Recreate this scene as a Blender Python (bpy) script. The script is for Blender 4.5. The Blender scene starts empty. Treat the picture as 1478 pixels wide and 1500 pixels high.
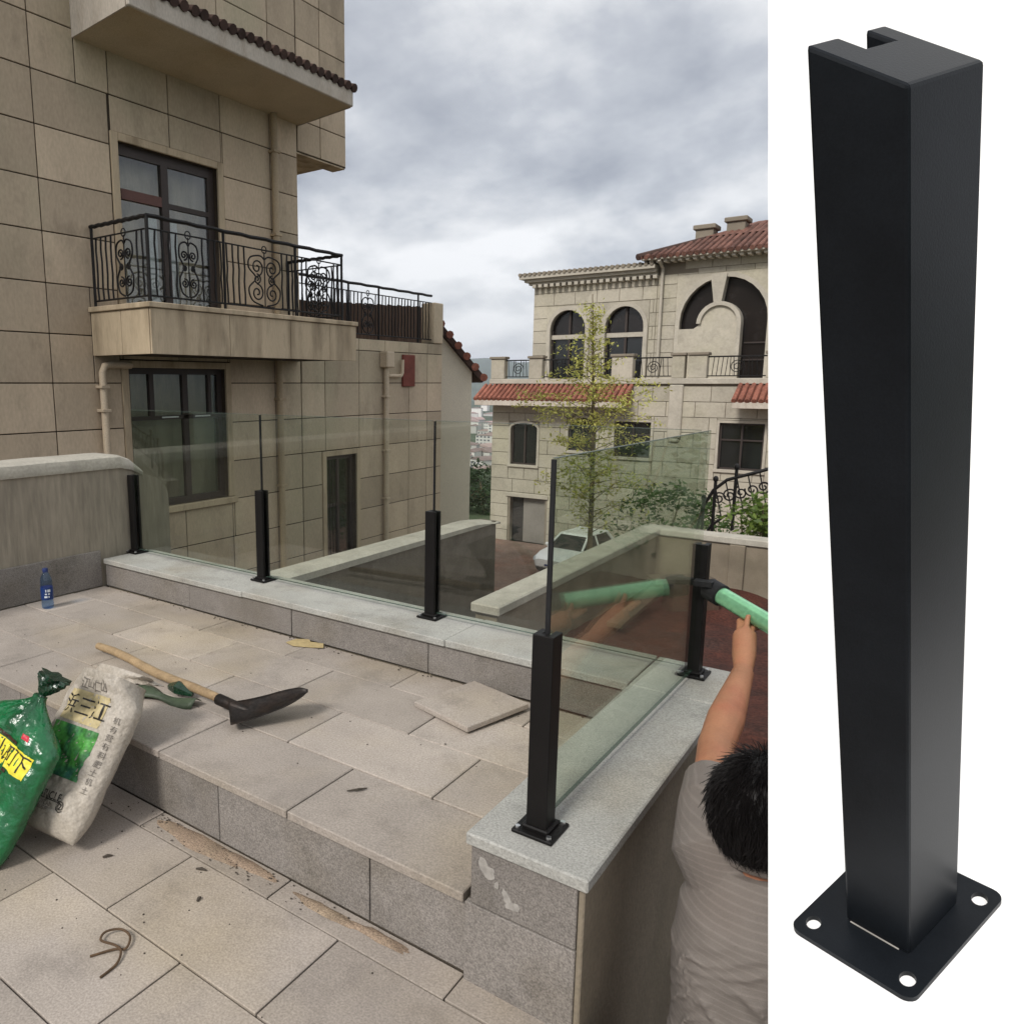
import bpy, bmesh, math, random
from mathutils import Vector as V, Matrix, noise
random.seed(7)
R = math.radians
scn = bpy.context.scene
col = scn.collection

# ------------------------------------------------------------------ camera
CAM = V((0, 0, 1.475)); PITCH = R(9.72); YAW = R(36.96)
cd = bpy.data.cameras.new('camera'); cam = bpy.data.objects.new('camera', cd); col.objects.link(cam)
cam.location = CAM
cam.rotation_euler = (R(90) - PITCH, 0, YAW)
cd.sensor_fit = 'VERTICAL'; cd.sensor_height = 36; cd.lens = 1104 / 1500 * 36
cd.shift_x = (739 - 562) / 1500
cd.clip_start = 0.02; cd.clip_end = 30000
scn.camera = cam

# ------------------------------------------------------------------ world, sun, exposure
SUN_EL, SUN_AZ = R(42), R(-178)          # the sun stands behind the camera, high and veiled
world = bpy.data.worlds.new('World'); scn.world = world; world.use_nodes = True
nt = world.node_tree; nt.nodes.clear()
def N(t, typ, **kw):
    n = t.nodes.new(typ)
    for k, v in kw.items(): setattr(n, k, v)
    return n
wo = N(nt, 'ShaderNodeOutputWorld'); bg = N(nt, 'ShaderNodeBackground')
sky = N(nt, 'ShaderNodeTexSky', sky_type='NISHITA', sun_disc=False, sun_elevation=SUN_EL, sun_rotation=SUN_AZ)
tc = N(nt, 'ShaderNodeTexCoord'); sep = N(nt, 'ShaderNodeSeparateXYZ')
nt.links.new(tc.outputs['Generated'], sep.inputs[0])
zz = N(nt, 'ShaderNodeMath', operation='MAXIMUM'); zz.inputs[1].default_value = 0.0
nt.links.new(sep.outputs['Z'], zz.inputs[0])
za = N(nt, 'ShaderNodeMath', operation='ADD'); za.inputs[1].default_value = 0.38
nt.links.new(zz.outputs[0], za.inputs[0])
dv = N(nt, 'ShaderNodeVectorMath', operation='DIVIDE')
cb = N(nt, 'ShaderNodeCombineXYZ')
for i in range(3): nt.links.new(za.outputs[0], cb.inputs[i])
nt.links.new(tc.outputs['Generated'], dv.inputs[0]); nt.links.new(cb.outputs[0], dv.inputs[1])
mp = N(nt, 'ShaderNodeMapping'); mp.inputs['Location'].default_value = (4.4, 8.8, 3.9)
mp.inputs['Scale'].default_value = (1, 1, 0.35)
nt.links.new(dv.outputs[0], mp.inputs[0])
n1 = N(nt, 'ShaderNodeTexNoise'); n1.inputs['Scale'].default_value = 1.9; n1.inputs['Detail'].default_value = 9
n1.inputs['Roughness'].default_value = 0.56; n1.inputs['Distortion'].default_value = 0.1
nt.links.new(mp.outputs[0], n1.inputs['Vector'])
rp = N(nt, 'ShaderNodeValToRGB')
e = rp.color_ramp.elements
e[0].position = 0.30; e[0].color = (2.3, 2.46, 2.82, 1)
e[1].position = 0.56; e[1].color = (6.9, 6.9, 6.95, 1)
x = e.new(0.41); x.color = (3.8, 3.95, 4.25, 1)
x = e.new(0.49); x.color = (5.5, 5.57, 5.68, 1)
hb = N(nt, 'ShaderNodeMapRange'); hb.inputs[1].default_value = 0.0; hb.inputs[2].default_value = 0.26; hb.inputs[3].default_value = 0.09; hb.inputs[4].default_value = 0.0
nt.links.new(zz.outputs[0], hb.inputs[0]); ha = N(nt, 'ShaderNodeMath', operation='ADD')      # overcast thins toward the horizon all round
nt.links.new(n1.outputs['Fac'], ha.inputs[0]); nt.links.new(hb.outputs[0], ha.inputs[1]); nt.links.new(ha.outputs[0], rp.inputs[0])
mx = N(nt, 'ShaderNodeMix', data_type='RGBA'); mx.inputs['Factor'].default_value = 0.93
nt.links.new(sky.outputs[0], mx.inputs['A']); nt.links.new(rp.outputs[0], mx.inputs['B'])
nt.links.new(mx.outputs['Result'], bg.inputs['Color']); bg.inputs['Strength'].default_value = 0.075
nt.links.new(bg.outputs[0], wo.inputs[0])

sl = bpy.data.lights.new('sun', 'SUN'); so = bpy.data.objects.new('sun', sl); col.objects.link(so)
sl.energy = 1.5; sl.angle = R(15); sl.color = (1, 0.96, 0.9)
sd = V((math.sin(SUN_AZ) * math.cos(SUN_EL), math.cos(SUN_AZ) * math.cos(SUN_EL), math.sin(SUN_EL)))
so.rotation_euler = sd.to_track_quat('Z', 'Y').to_euler(); so.location = sd * 50
vs = scn.view_settings
vs.view_transform = 'Standard'; vs.look = 'None'; vs.exposure = 1.06; vs.gamma = 1

# ------------------------------------------------------------------ materials
M = {}
def lin(r, g, b):
    f = lambda c: ((c / 255 + 0.055) / 1.055) ** 2.4 if c > 10 else c / 255 / 12.92
    return (f(r), f(g), f(b))
def pm(name, c, rough=0.8, var=0.18, big=1.2, fine=60, finev=0.12, bump=0.15, bscale=None, rnd=0.0, spec=0.3, metal=0.0, tint=None, tints=2.0, tintf=0.5, stretch=(1, 1, 1), dirt=0.0, dirts=4.0):
    m = bpy.data.materials.new(name); m.use_nodes = True; t = m.node_tree; b = t.nodes['Principled BSDF']
    L = t.links.new
    g = N(t, 'ShaderNodeNewGeometry')
    mpn = N(t, 'ShaderNodeMapping'); mpn.inputs['Scale'].default_value = stretch; L(g.outputs['Position'], mpn.inputs[0])
    a = N(t, 'ShaderNodeTexNoise'); a.inputs['Scale'].default_value = big; a.inputs['Detail'].default_value = 6; a.inputs['Roughness'].default_value = 0.62
    L(mpn.outputs[0], a.inputs['Vector'])
    f = N(t, 'ShaderNodeTexNoise'); f.inputs['Scale'].default_value = fine; f.inputs['Detail'].default_value = 3; L(mpn.outputs[0], f.inputs['Vector'])
    r1 = N(t, 'ShaderNodeMapRange'); r1.inputs[1].default_value = 0.28; r1.inputs[2].default_value = 0.72; r1.inputs[3].default_value = 1 - var; r1.inputs[4].default_value = 1 + var
    L(a.outputs['Fac'], r1.inputs[0])
    r2 = N(t, 'ShaderNodeMapRange'); r2.inputs[1].default_value = 0.3; r2.inputs[2].default_value = 0.7; r2.inputs[3].default_value = 1 - finev; r2.inputs[4].default_value = 1 + finev
    L(f.outputs['Fac'], r2.inputs[0])
    mu = N(t, 'ShaderNodeMath', operation='MULTIPLY'); L(r1.outputs[0], mu.inputs[0]); L(r2.outputs[0], mu.inputs[1])
    cur = mu.outputs[0]
    if rnd:
        oi = N(t, 'ShaderNodeObjectInfo'); r3 = N(t, 'ShaderNodeMapRange'); r3.inputs[3].default_value = 1 - rnd; r3.inputs[4].default_value = 1 + rnd
        L(oi.outputs['Random'], r3.inputs[0]); mu2 = N(t, 'ShaderNodeMath', operation='MULTIPLY'); L(cur, mu2.inputs[0]); L(r3.outputs[0], mu2.inputs[1]); cur = mu2.outputs[0]
    if dirt:
        dn_ = N(t, 'ShaderNodeTexNoise'); dn_.inputs['Scale'].default_value = dirts; dn_.inputs['Detail'].default_value = 8; dn_.inputs['Roughness'].default_value = 0.72; L(mpn.outputs[0], dn_.inputs['Vector'])
        dr = N(t, 'ShaderNodeMapRange'); dr.inputs[1].default_value = 0.52; dr.inputs[2].default_value = 0.66; dr.inputs[3].default_value = 1.0; dr.inputs[4].default_value = 1 - dirt
        L(dn_.outputs['Fac'], dr.inputs[0]); mu3 = N(t, 'ShaderNodeMath', operation='MULTIPLY'); L(cur, mu3.inputs[0]); L(dr.outputs[0], mu3.inputs[1]); cur = mu3.outputs[0]
    basec = None
    if tint:
        tn = N(t, 'ShaderNodeTexNoise'); tn.inputs['Scale'].default_value = tints; tn.inputs['Detail'].default_value = 4; L(mpn.outputs[0], tn.inputs['Vector'])
        tr = N(t, 'ShaderNodeMapRange'); tr.inputs[1].default_value = 0.48; tr.inputs[2].default_value = 0.72; tr.inputs[4].default_value = tintf
        L(tn.outputs['Fac'], tr.inputs[0])
        tm = N(t, 'ShaderNodeMix', data_type='RGBA'); tm.inputs['A'].default_value = (*c, 1); tm.inputs['B'].default_value = (*tint, 1); L(tr.outputs[0], tm.inputs['Factor'])
        basec = tm.outputs['Result']
    vm = N(t, 'ShaderNodeVectorMath', operation='SCALE')
    if basec: L(basec, vm.inputs[0])
    else: vm.inputs[0].default_value = c
    L(cur, vm.inputs['Scale']); L(vm.outputs[0], b.inputs['Base Color'])
    b.inputs['Roughness'].default_value = rough; b.inputs['Specular IOR Level'].default_value = spec; b.inputs['Metallic'].default_value = metal
    if bump:
        bp = N(t, 'ShaderNodeBump'); bp.inputs['Strength'].default_value = bump; bp.inputs['Distance'].default_value = 0.01
        if bscale:
            f2 = N(t, 'ShaderNodeTexNoise'); f2.inputs['Scale'].default_value = bscale; f2.inputs['Detail'].default_value = 5; L(mpn.outputs[0], f2.inputs['Vector']); L(f2.outputs['Fac'], bp.inputs['Height'])
        else: L(f.outputs['Fac'], bp.inputs['Height'])
        L(bp.outputs[0], b.inputs['Normal'])
    M[name] = m; return m
def glassmat(name, tintc, rough=0.0, ior=1.5, boost=1.0, slant=1.0):
    m = bpy.data.materials.new(name); m.use_nodes = True; t = m.node_tree; t.nodes.clear(); L = t.links.new
    o = N(t, 'ShaderNodeOutputMaterial'); tr = N(t, 'ShaderNodeBsdfTransparent'); tr.inputs[0].default_value = (*tintc, 1)
    lw_ = N(t, 'ShaderNodeLayerWeight'); lw_.inputs[0].default_value = 0.5; cm_ = N(t, 'ShaderNodeMix', data_type='RGBA')
    cm_.inputs['A'].default_value = (*tintc, 1); cm_.inputs['B'].default_value = (*[q**slant for q in tintc], 1); L(lw_.outputs['Facing'], cm_.inputs['Factor']); L(cm_.outputs['Result'], tr.inputs[0])
    gl = N(t, 'ShaderNodeBsdfGlossy'); gl.inputs['Roughness'].default_value = rough; gl.inputs[0].default_value = (1, 1, 1, 1)
    fr = N(t, 'ShaderNodeFresnel'); ge = N(t, 'ShaderNodeNewGeometry'); im = N(t, 'ShaderNodeMapRange')
    im.inputs[3].default_value = ior; im.inputs[4].default_value = 1/ior; L(ge.outputs['Backfacing'], im.inputs[0]); L(im.outputs[0], fr.inputs[0])
    mm = N(t, 'ShaderNodeMath', operation='MULTIPLY'); mm.inputs[1].default_value = boost; L(fr.outputs[0], mm.inputs[0])
    mi = N(t, 'ShaderNodeMixShader'); L(mm.outputs[0], mi.inputs[0]); L(tr.outputs[0], mi.inputs[1]); L(gl.outputs[0], mi.inputs[2]); L(mi.outputs[0], o.inputs[0])
    M[name] = m; return m
def leafmat(name, c1, c2):
    m = bpy.data.materials.new(name); m.use_nodes = True; t = m.node_tree; b = t.nodes['Principled BSDF']; L = t.links.new
    g = N(t, 'ShaderNodeNewGeometry'); rp = N(t, 'ShaderNodeValToRGB')
    rp.color_ramp.elements[0].color = (*c1, 1); rp.color_ramp.elements[1].color = (*c2, 1)
    L(g.outputs['Random Per Island'], rp.inputs[0]); L(rp.outputs[0], b.inputs['Base Color'])
    b.inputs['Roughness'].default_value = 0.55; b.inputs['Specular IOR Level'].default_value = 0.3
    tr = N(t, 'ShaderNodeBsdfTranslucent'); L(rp.outputs[0], tr.inputs[0])
    mi = N(t, 'ShaderNodeMixShader'); mi.inputs[0].default_value = 0.3; L(b.outputs[0], mi.inputs[1]); L(tr.outputs[0], mi.inputs[2])
    L(mi.outputs[0], t.nodes['Material Output'].inputs[0]); M[name] = m

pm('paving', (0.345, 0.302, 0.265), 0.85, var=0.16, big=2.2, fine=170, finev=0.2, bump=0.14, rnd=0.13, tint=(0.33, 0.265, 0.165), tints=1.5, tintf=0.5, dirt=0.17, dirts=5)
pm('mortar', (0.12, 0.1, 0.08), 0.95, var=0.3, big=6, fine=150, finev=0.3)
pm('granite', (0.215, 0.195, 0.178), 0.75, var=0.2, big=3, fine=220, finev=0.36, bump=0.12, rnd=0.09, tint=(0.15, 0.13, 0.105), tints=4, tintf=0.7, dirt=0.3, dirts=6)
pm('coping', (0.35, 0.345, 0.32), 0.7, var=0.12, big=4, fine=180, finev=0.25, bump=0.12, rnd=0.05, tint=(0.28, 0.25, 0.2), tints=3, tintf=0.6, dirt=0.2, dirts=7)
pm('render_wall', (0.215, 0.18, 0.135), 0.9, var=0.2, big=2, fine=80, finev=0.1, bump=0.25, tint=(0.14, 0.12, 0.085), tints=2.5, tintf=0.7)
pm('stucco', (0.27, 0.235, 0.185), 0.92, var=0.16, big=5, fine=40, finev=0.14, bump=0.5, bscale=45, stretch=(1, 1, 0.15), tint=(0.2, 0.19, 0.15), tints=1.5, tintf=0.5)
pm('wall_cap', (0.4, 0.375, 0.32), 0.9, var=0.16, big=5, fine=60, finev=0.1, bump=0.3, tint=(0.3, 0.28, 0.23), tints=3)
pm('facade', (0.485, 0.39, 0.285), 0.85, var=0.12, big=1.4, fine=30, finev=0.08, bump=0.1, rnd=0.16, tint=(0.42, 0.375, 0.26), tints=0.6, tintf=0.8, dirt=0.2, dirts=1.6, stretch=(1, 1, 0.45))
pm('facade_trim', (0.47, 0.38, 0.265), 0.85, var=0.12, big=3, fine=50, finev=0.06, tint=(0.27, 0.21, 0.14), tints=4, stretch=(1, 1, 0.2), tintf=0.8, dirt=0.25, dirts=5)
pm('facade_joint', (0.05, 0.038, 0.027), 0.95)
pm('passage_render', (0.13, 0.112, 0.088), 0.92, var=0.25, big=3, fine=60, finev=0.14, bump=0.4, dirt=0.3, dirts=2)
pm('roof_brown', (0.13, 0.062, 0.046), 0.85, var=0.4, big=1.5, fine=12, finev=0.25, rnd=0.3)
pm('soffit', (0.48, 0.41, 0.3), 0.9, var=0.1, big=1.5, tint=(0.36, 0.28, 0.17), tints=1, tintf=0.6)
pm('fascia', (0.47, 0.42, 0.36), 0.85, var=0.12, big=2, tint=(0.3, 0.24, 0.18), tints=6, tintf=0.5, stretch=(1, 1, 0.3))
pm('iron', (0.009, 0.008, 0.008), 0.5, var=0.3, bump=0, spec=0.25)
pm('post_black', (0.008, 0.0072, 0.007), 0.5, var=0.2, big=8, fine=400, finev=0.1, bump=0.04, spec=0.18)
pm('display_black', (0.008, 0.0098, 0.0125), 0.4, var=0.25, big=9, fine=500, finev=0.12, bump=0.03, spec=0.13)
pm('bare_metal', (0.55, 0.55, 0.56), 0.3, metal=1.0, bump=0)
pm('white_board', (0.93, 0.93, 0.93), 0.6, var=0.0, fine=100, finev=0.005, bump=0, spec=0.2)
pm('window_frame', (0.045, 0.034, 0.03), 0.5, bump=0)
pm('window_frame_red', (0.11, 0.05, 0.04), 0.5, bump=0)
pm('dark_room', (0.02, 0.019, 0.018), 0.9, bump=0)
pm('curtain', (0.85, 0.85, 0.84), 0.9, var=0.1, bump=0)
pm('curtain_dark', (0.10, 0.10, 0.13), 0.9, var=0.2, bump=0)
pm('pipe', (0.38, 0.3, 0.2), 0.6, var=0.15, bump=0)
pm('pipe_pale', (0.5, 0.41, 0.3), 0.6, var=0.15, bump=0)
pm('red_plate', (0.16, 0.042, 0.03), 0.7, var=0.25, big=6)
pm('brown_plank', (0.075, 0.045, 0.03), 0.8, var=0.3, rnd=0.2, stretch=(1, 1, 0.2))
pm('roof_dark', (0.06, 0.035, 0.028), 0.85, var=0.35, big=4, rnd=0.25)
pm('roof_red', (0.23, 0.088, 0.06), 0.85, var=0.35, big=1.5, fine=12, finev=0.25, rnd=0.15)
pm('villa_stone', (0.395, 0.36, 0.295), 0.88, var=0.12, big=0.8, fine=10, finev=0.08, bump=0.1, rnd=0.09, tint=(0.4, 0.37, 0.26), tints=.5, dirt=0.16, dirts=1.5)
pm('villa_joint', (0.21, 0.18, 0.14), 0.95)
pm('villa_trim', (0.40, 0.365, 0.305), 0.85, var=0.14, big=1.5, fine=14, finev=0.08)
pm('villa_door', (0.2, 0.185, 0.165), 0.8, var=0.2)
pm('white_wall', (0.72, 0.66, 0.54), 0.9, var=0.08, big=0.5)
pm('soil', (0.062, 0.02, 0.013), 0.95, var=0.4, big=3, fine=40, finev=0.45, bump=0.8, bscale=25, tint=(0.035, 0.018, 0.014), tints=2, tintf=0.8)
pm('drive', (0.2, 0.135, 0.105), 0.9, var=0.25, big=1.2, fine=14, finev=0.3, tint=(0.24, 0.1, 0.07), tints=0.7, tintf=0.6)
pm('dark_ground', (0.1, 0.085, 0.062), 0.95, var=0.3, big=1, fine=20, finev=0.3)
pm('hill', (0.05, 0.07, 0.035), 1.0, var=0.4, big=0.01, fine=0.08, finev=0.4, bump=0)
pm('timber', (0.085, 0.065, 0.045), 0.85, var=0.2, big=4, rnd=0.2, stretch=(1, 1, 1))
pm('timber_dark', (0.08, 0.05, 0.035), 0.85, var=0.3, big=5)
pm('wood_handle', (0.33, 0.235, 0.135), 0.6, var=0.25, big=14, fine=120, finev=0.15, bump=0.1, tint=(0.16, 0.1, 0.055), tints=9, tintf=0.6)
pm('steel_dark', (0.028, 0.024, 0.022), 0.5, var=0.4, big=14, fine=90, finev=0.3, bump=0.1, metal=0.6, tint=(0.05, 0.03, 0.02), tints=12)
pm('rust_wire', (0.09, 0.055, 0.03), 0.7, var=0.3, big=40)
pm('green_sheet', (0.055, 0.075, 0.045), 0.5, var=0.3, big=12)
pm('paper', (0.42, 0.33, 0.17), 0.85, var=0.15, big=20)
pm('crumb', (0.06, 0.05, 0.04), 0.95, var=0.3)
pm('sand', (0.27, 0.2, 0.145), 0.95, var=0.3, big=9, fine=200, finev=0.35, bump=0.4, tint=(0.27, 0.22, 0.15), tints=5)
pm('plaster_smear', (0.33, 0.31, 0.285), 0.9, var=0.15, big=30)
pm('bag_white', (0.37, 0.33, 0.28), 0.45, var=0.16, big=9, fine=130, finev=0.14, bump=0.9, bscale=30, tint=(0.33, 0.29, 0.23), tints=7)
pm('bag_green', (0.006, 0.115, 0.036), 0.2, var=0.35, big=7, fine=40, finev=0.1, bump=1.0, bscale=26, spec=0.7, tint=(0.004, 0.03, 0.012), tints=6, tintf=0.9)
pm('bag_green_dark', (0.006, 0.03, 0.014), 0.22, var=0.4, big=30, bump=0.5, bscale=40, spec=0.6)
pm('print_yellow', (0.72, 0.62, 0.05), 0.4, var=0.08, big=20, bump=0.2, bscale=20)
pm('print_cream', (0.45, 0.37, 0.2), 0.55, var=0.15, big=20, bump=0.2, bscale=20)
pm('print_photo', (0.06, 0.25, 0.045), 0.5, var=0.5, big=16, fine=90, finev=0.35, bump=0.3, bscale=22, tint=(0.02, 0.075, 0.085), tints=11, tintf=0.95)
pm('print_ink', (0.02, 0.018, 0.016), 0.5, bump=0)
pm('print_grey', (0.12, 0.105, 0.09), 0.6, bump=0)
pm('print_red', (0.5, 0.03, 0.05), 0.4, bump=0)
pm('print_food', (0.5, 0.27, 0.12), 0.4, var=0.4, big=35, bump=0, tint=(0.65, 0.5, 0.2), tints=25)
pm('print_brown', (0.04, 0.02, 0.012), 0.35, var=0.4, big=35, bump=0)
pm('bottle_label', (0.012, 0.035, 0.14), 0.35, bump=0)
pm('bottle_cap', (0.02, 0.035, 0.13), 0.4, bump=0)
pm('bottle_white', (0.6, 0.65, 0.7), 0.4, bump=0)
pm('skin', (0.33, 0.155, 0.085), 0.55, var=0.15, big=14, fine=200, finev=0.06, bump=0.05, tint=(0.36, 0.12, 0.07), tints=9, tintf=0.5)
pm('hair', (0.006, 0.005, 0.005), 0.55, var=0.3, bump=0, spec=0.2)
pm('shirt', (0.165, 0.145, 0.13), 0.9, var=0.14, big=5, fine=400, finev=0.06, bump=0.2, tint=(0.13, 0.1, 0.085), tints=3)
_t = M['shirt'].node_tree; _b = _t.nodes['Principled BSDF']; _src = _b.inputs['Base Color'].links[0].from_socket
_g = N(_t, 'ShaderNodeNewGeometry'); _w = N(_t, 'ShaderNodeTexWave', wave_type='BANDS', bands_direction='Z'); _w.inputs['Scale'].default_value = 21; _w.inputs['Distortion'].default_value = 2.6; _w.inputs['Detail'].default_value = 1.0; _w.inputs['Detail Scale'].default_value = 0.5  # wavy pale bands put the light on cloth folds into the colour
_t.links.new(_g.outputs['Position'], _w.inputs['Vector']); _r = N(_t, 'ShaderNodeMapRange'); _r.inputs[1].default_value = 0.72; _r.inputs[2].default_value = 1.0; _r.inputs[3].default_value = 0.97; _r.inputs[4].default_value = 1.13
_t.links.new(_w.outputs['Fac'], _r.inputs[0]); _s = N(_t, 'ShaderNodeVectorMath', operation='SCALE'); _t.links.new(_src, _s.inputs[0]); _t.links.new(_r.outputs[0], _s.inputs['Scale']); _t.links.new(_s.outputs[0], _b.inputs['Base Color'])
pm('trousers', (0.02, 0.02, 0.022), 0.9)
pm('tube_green', (0.27, 0.6, 0.34), 0.16, var=0.1, big=12, bump=0, spec=0.7, metal=0.55)
pm('rubber', (0.012, 0.012, 0.013), 0.6, bump=0)
pm('car_white', (0.8, 0.8, 0.79), 0.2, var=0.03, bump=0, spec=0.6)
pm('car_black', (0.012, 0.012, 0.013), 0.4, bump=0)
pm('car_lamp', (0.5, 0.52, 0.54), 0.1, bump=0, spec=0.8)
pm('rim', (0.45, 0.45, 0.46), 0.3, metal=0.9, bump=0)
pm('city_white', (0.6, 0.58, 0.55), 0.9, var=0.1, big=0.05, rnd=0.25, bump=0)
pm('city_roof', (0.34, 0.25, 0.23), 0.9, var=0.2, big=0.05, rnd=0.35, bump=0)
pm('city_window', (0.08, 0.085, 0.1), 0.4, bump=0)
pm('bark', (0.13, 0.1, 0.06), 0.9, var=0.3, big=8)
pm('villa_glass', (0.012, 0.013, 0.013), 0.08, var=0.2, bump=0, spec=0.6)
pm('villa_brown_glass', (0.014, 0.011, 0.01), 0.2, var=0.4, big=1.5, bump=0, spec=0.5)
glassmat('glass', (0.955, 0.968, 0.95), slant=5.5)
glassmat('window_glass', (0.82, 0.85, 0.85), boost=1.6)
glassmat('bottle_plastic', (0.55, 0.7, 0.9), rough=0.05)
leafmat('leaf_bamboo', (0.28, 0.31, 0.06), (0.62, 0.58, 0.17))
leafmat('leaf_green', (0.03, 0.06, 0.016), (0.075, 0.13, 0.03))
leafmat('leaf_bright', (0.06, 0.11, 0.02), (0.16, 0.22, 0.045))
leafmat('leaf_dark', (0.014, 0.034, 0.012), (0.035, 0.075, 0.022))
M['glass_edge'] = pm('glass_edge', (0.055, 0.085, 0.07), 0.25, bump=0, spec=0.5)

# ------------------------------------------------------------------ mesh helpers
def smooth_path(pts, n=5):
    P = [V(p) for p in pts]; out = []
    for i in range(len(P)-1):
        a, b, c, d = P[max(i-1,0)], P[i], P[i+1], P[min(i+2,len(P)-1)]
        for k in range(n):
            t = k/n; out.append(0.5*((2*b) + (c-a)*t + (2*a-5*b+4*c-d)*t*t + (3*b-a-3*c+d)*t*t*t))
    return out + [P[-1]]
class MB:
    def __init__(s): s.v = []; s.f = []
    def add(s, vs, fs):
        o = len(s.v); s.v += [tuple(q) for q in vs]; s.f += [tuple(i + o for i in f) for f in fs]; return s
    def box(s, x0, x1, y0, y1, z0, z1):
        return s.add([(x0,y0,z0),(x1,y0,z0),(x1,y1,z0),(x0,y1,z0),(x0,y0,z1),(x1,y0,z1),(x1,y1,z1),(x0,y1,z1)],
                     [(0,3,2,1),(4,5,6,7),(0,1,5,4),(1,2,6,5),(2,3,7,6),(3,0,4,7)])
    def cbox(s, x0, x1, y0, y1, z0, z1, c=0.004):   # all twelve edges chamfered
        bm = bmesh.new(); bmesh.ops.create_cube(bm, size=1)
        for v in bm.verts: v.co = ((x0+x1)/2 + v.co.x*(x1-x0), (y0+y1)/2 + v.co.y*(y1-y0), (z0+z1)/2 + v.co.z*(z1-z0))
        bmesh.ops.bevel(bm, geom=bm.edges[:], offset=c, segments=1, profile=0.5, affect='EDGES')
        bm.verts.index_update()
        s.add([v.co[:] for v in bm.verts], [[v.index for v in f.verts] for f in bm.faces]); bm.free(); return s
    def tube(s, path, r, n=10, cap=True):
        path = [V(p) for p in path]; k = len(path); rs = r if isinstance(r, (list, tuple)) else [r]*k
        up = None; o = len(s.v)
        for i, p in enumerate(path):
            t = (path[min(i+1,k-1)] - path[max(i-1,0)]).normalized()
            if up is None:
                up = V((0,0,1)) if abs(t.z) < 0.9 else V((1,0,0))
            a = (up - t*up.dot(t)).normalized(); b = t.cross(a); up = a
            for j in range(n):
                w = 2*math.pi*j/n; s.v.append(tuple(p + (a*math.cos(w) + b*math.sin(w))*rs[i]))
        for i in range(k-1):
            for j in range(n):
                s.f.append((o+i*n+j, o+i*n+(j+1)%n, o+(i+1)*n+(j+1)%n, o+(i+1)*n+j))
        if cap: s.f.append(tuple(o+j for j in range(n))[::-1]); s.f.append(tuple(o+(k-1)*n+j for j in range(n)))
        return s
    def lathe(s, prof, c=(0,0,0), n=24):
        o = len(s.v); k = len(prof)
        for r, z in prof:
            for j in range(n):
                w = 2*math.pi*j/n; s.v.append((c[0]+r*math.cos(w), c[1]+r*math.sin(w), c[2]+z))
        for i in range(k-1):
            for j in range(n): s.f.append((o+i*n+j, o+i*n+(j+1)%n, o+(i+1)*n+(j+1)%n, o+(i+1)*n+j))
        s.f.append(tuple(o+j for j in range(n))[::-1]); s.f.append(tuple(o+(k-1)*n+j for j in range(n))); return s
    def prism(s, poly, h0, h1, axis='z'):   # poly in the plane perpendicular to the axis
        def P(a, b, h): return (a,b,h) if axis=='z' else ((a,h,b) if axis=='y' else (h,a,b))
        n = len(poly)
        s.add([P(a,b,h0) for a,b in poly] + [P(a,b,h1) for a,b in poly],
              [tuple(range(n))[::-1], tuple(range(n,2*n))] + [(i,(i+1)%n,n+(i+1)%n,n+i) for i in range(n)]); return s
    def ell(s, c, r, nu=16, nv=10, rot=None):
        c = V(c); o = len(s.v)
        for i in range(nv+1):
            th = math.pi*i/nv
            for j in range(nu):
                w = 2*math.pi*j/nu; p = V((r[0]*math.sin(th)*math.cos(w), r[1]*math.sin(th)*math.sin(w), r[2]*math.cos(th)))
                if rot: p = rot @ p
                s.v.append(tuple(c+p))
        for i in range(nv):
            for j in range(nu): s.f.append((o+i*nu+j, o+(i+1)*nu+j, o+(i+1)*nu+(j+1)%nu, o+i*nu+(j+1)%nu))
        return s
    def mesh(s, name, mat, smooth=False):
        me = bpy.data.meshes.new(name); me.from_pydata(s.v, [], s.f)
        bm = bmesh.new(); bm.from_mesh(me); bmesh.ops.recalc_face_normals(bm, faces=bm.faces[:]); bm.to_mesh(me); bm.free()
        if mat: me.materials.append(M[mat])
        if smooth:
            me.shade_smooth()
            try: me.set_sharp_from_angle(angle=R(40))
            except Exception: pass
        return me
    def build(s, name, mat, parent=None, smooth=False, bevel=0):
        return link(name, s.mesh(name, mat, smooth), parent, bevel)
def link(name, me, parent=None, bevel=0):
    o = bpy.data.objects.new(name, me); col.objects.link(o)
    if parent: o.parent = parent
    if bevel:
        b = o.modifiers.new('bevel', 'BEVEL'); b.width = bevel; b.segments = 2; b.limit_method = 'ANGLE'
    return o
def tag(o, label=None, cat=None, group=None, kind=None):
    for k, v in (('label', label), ('category', cat), ('group', group), ('kind', kind)):
        if v: o[k] = v
    return o
def thing(name, loc, label, cat, group=None):
    o = bpy.data.objects.new(name, None); col.objects.link(o); o.location = loc; o.empty_display_size = 0.1
    return tag(o, label, cat, group)
def org(o):
    p = V((0, 0, 0))
    while o: p += V(o.location); o = o.parent
    return p
def kid(parent, mb, name, mat, smooth=False, bevel=0):   # shapes are given in world metres
    d = org(parent); mb.v = [(x-d.x, y-d.y, z-d.z) for x, y, z in mb.v]
    return mb.build(name, mat, parent, smooth, bevel)
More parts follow.
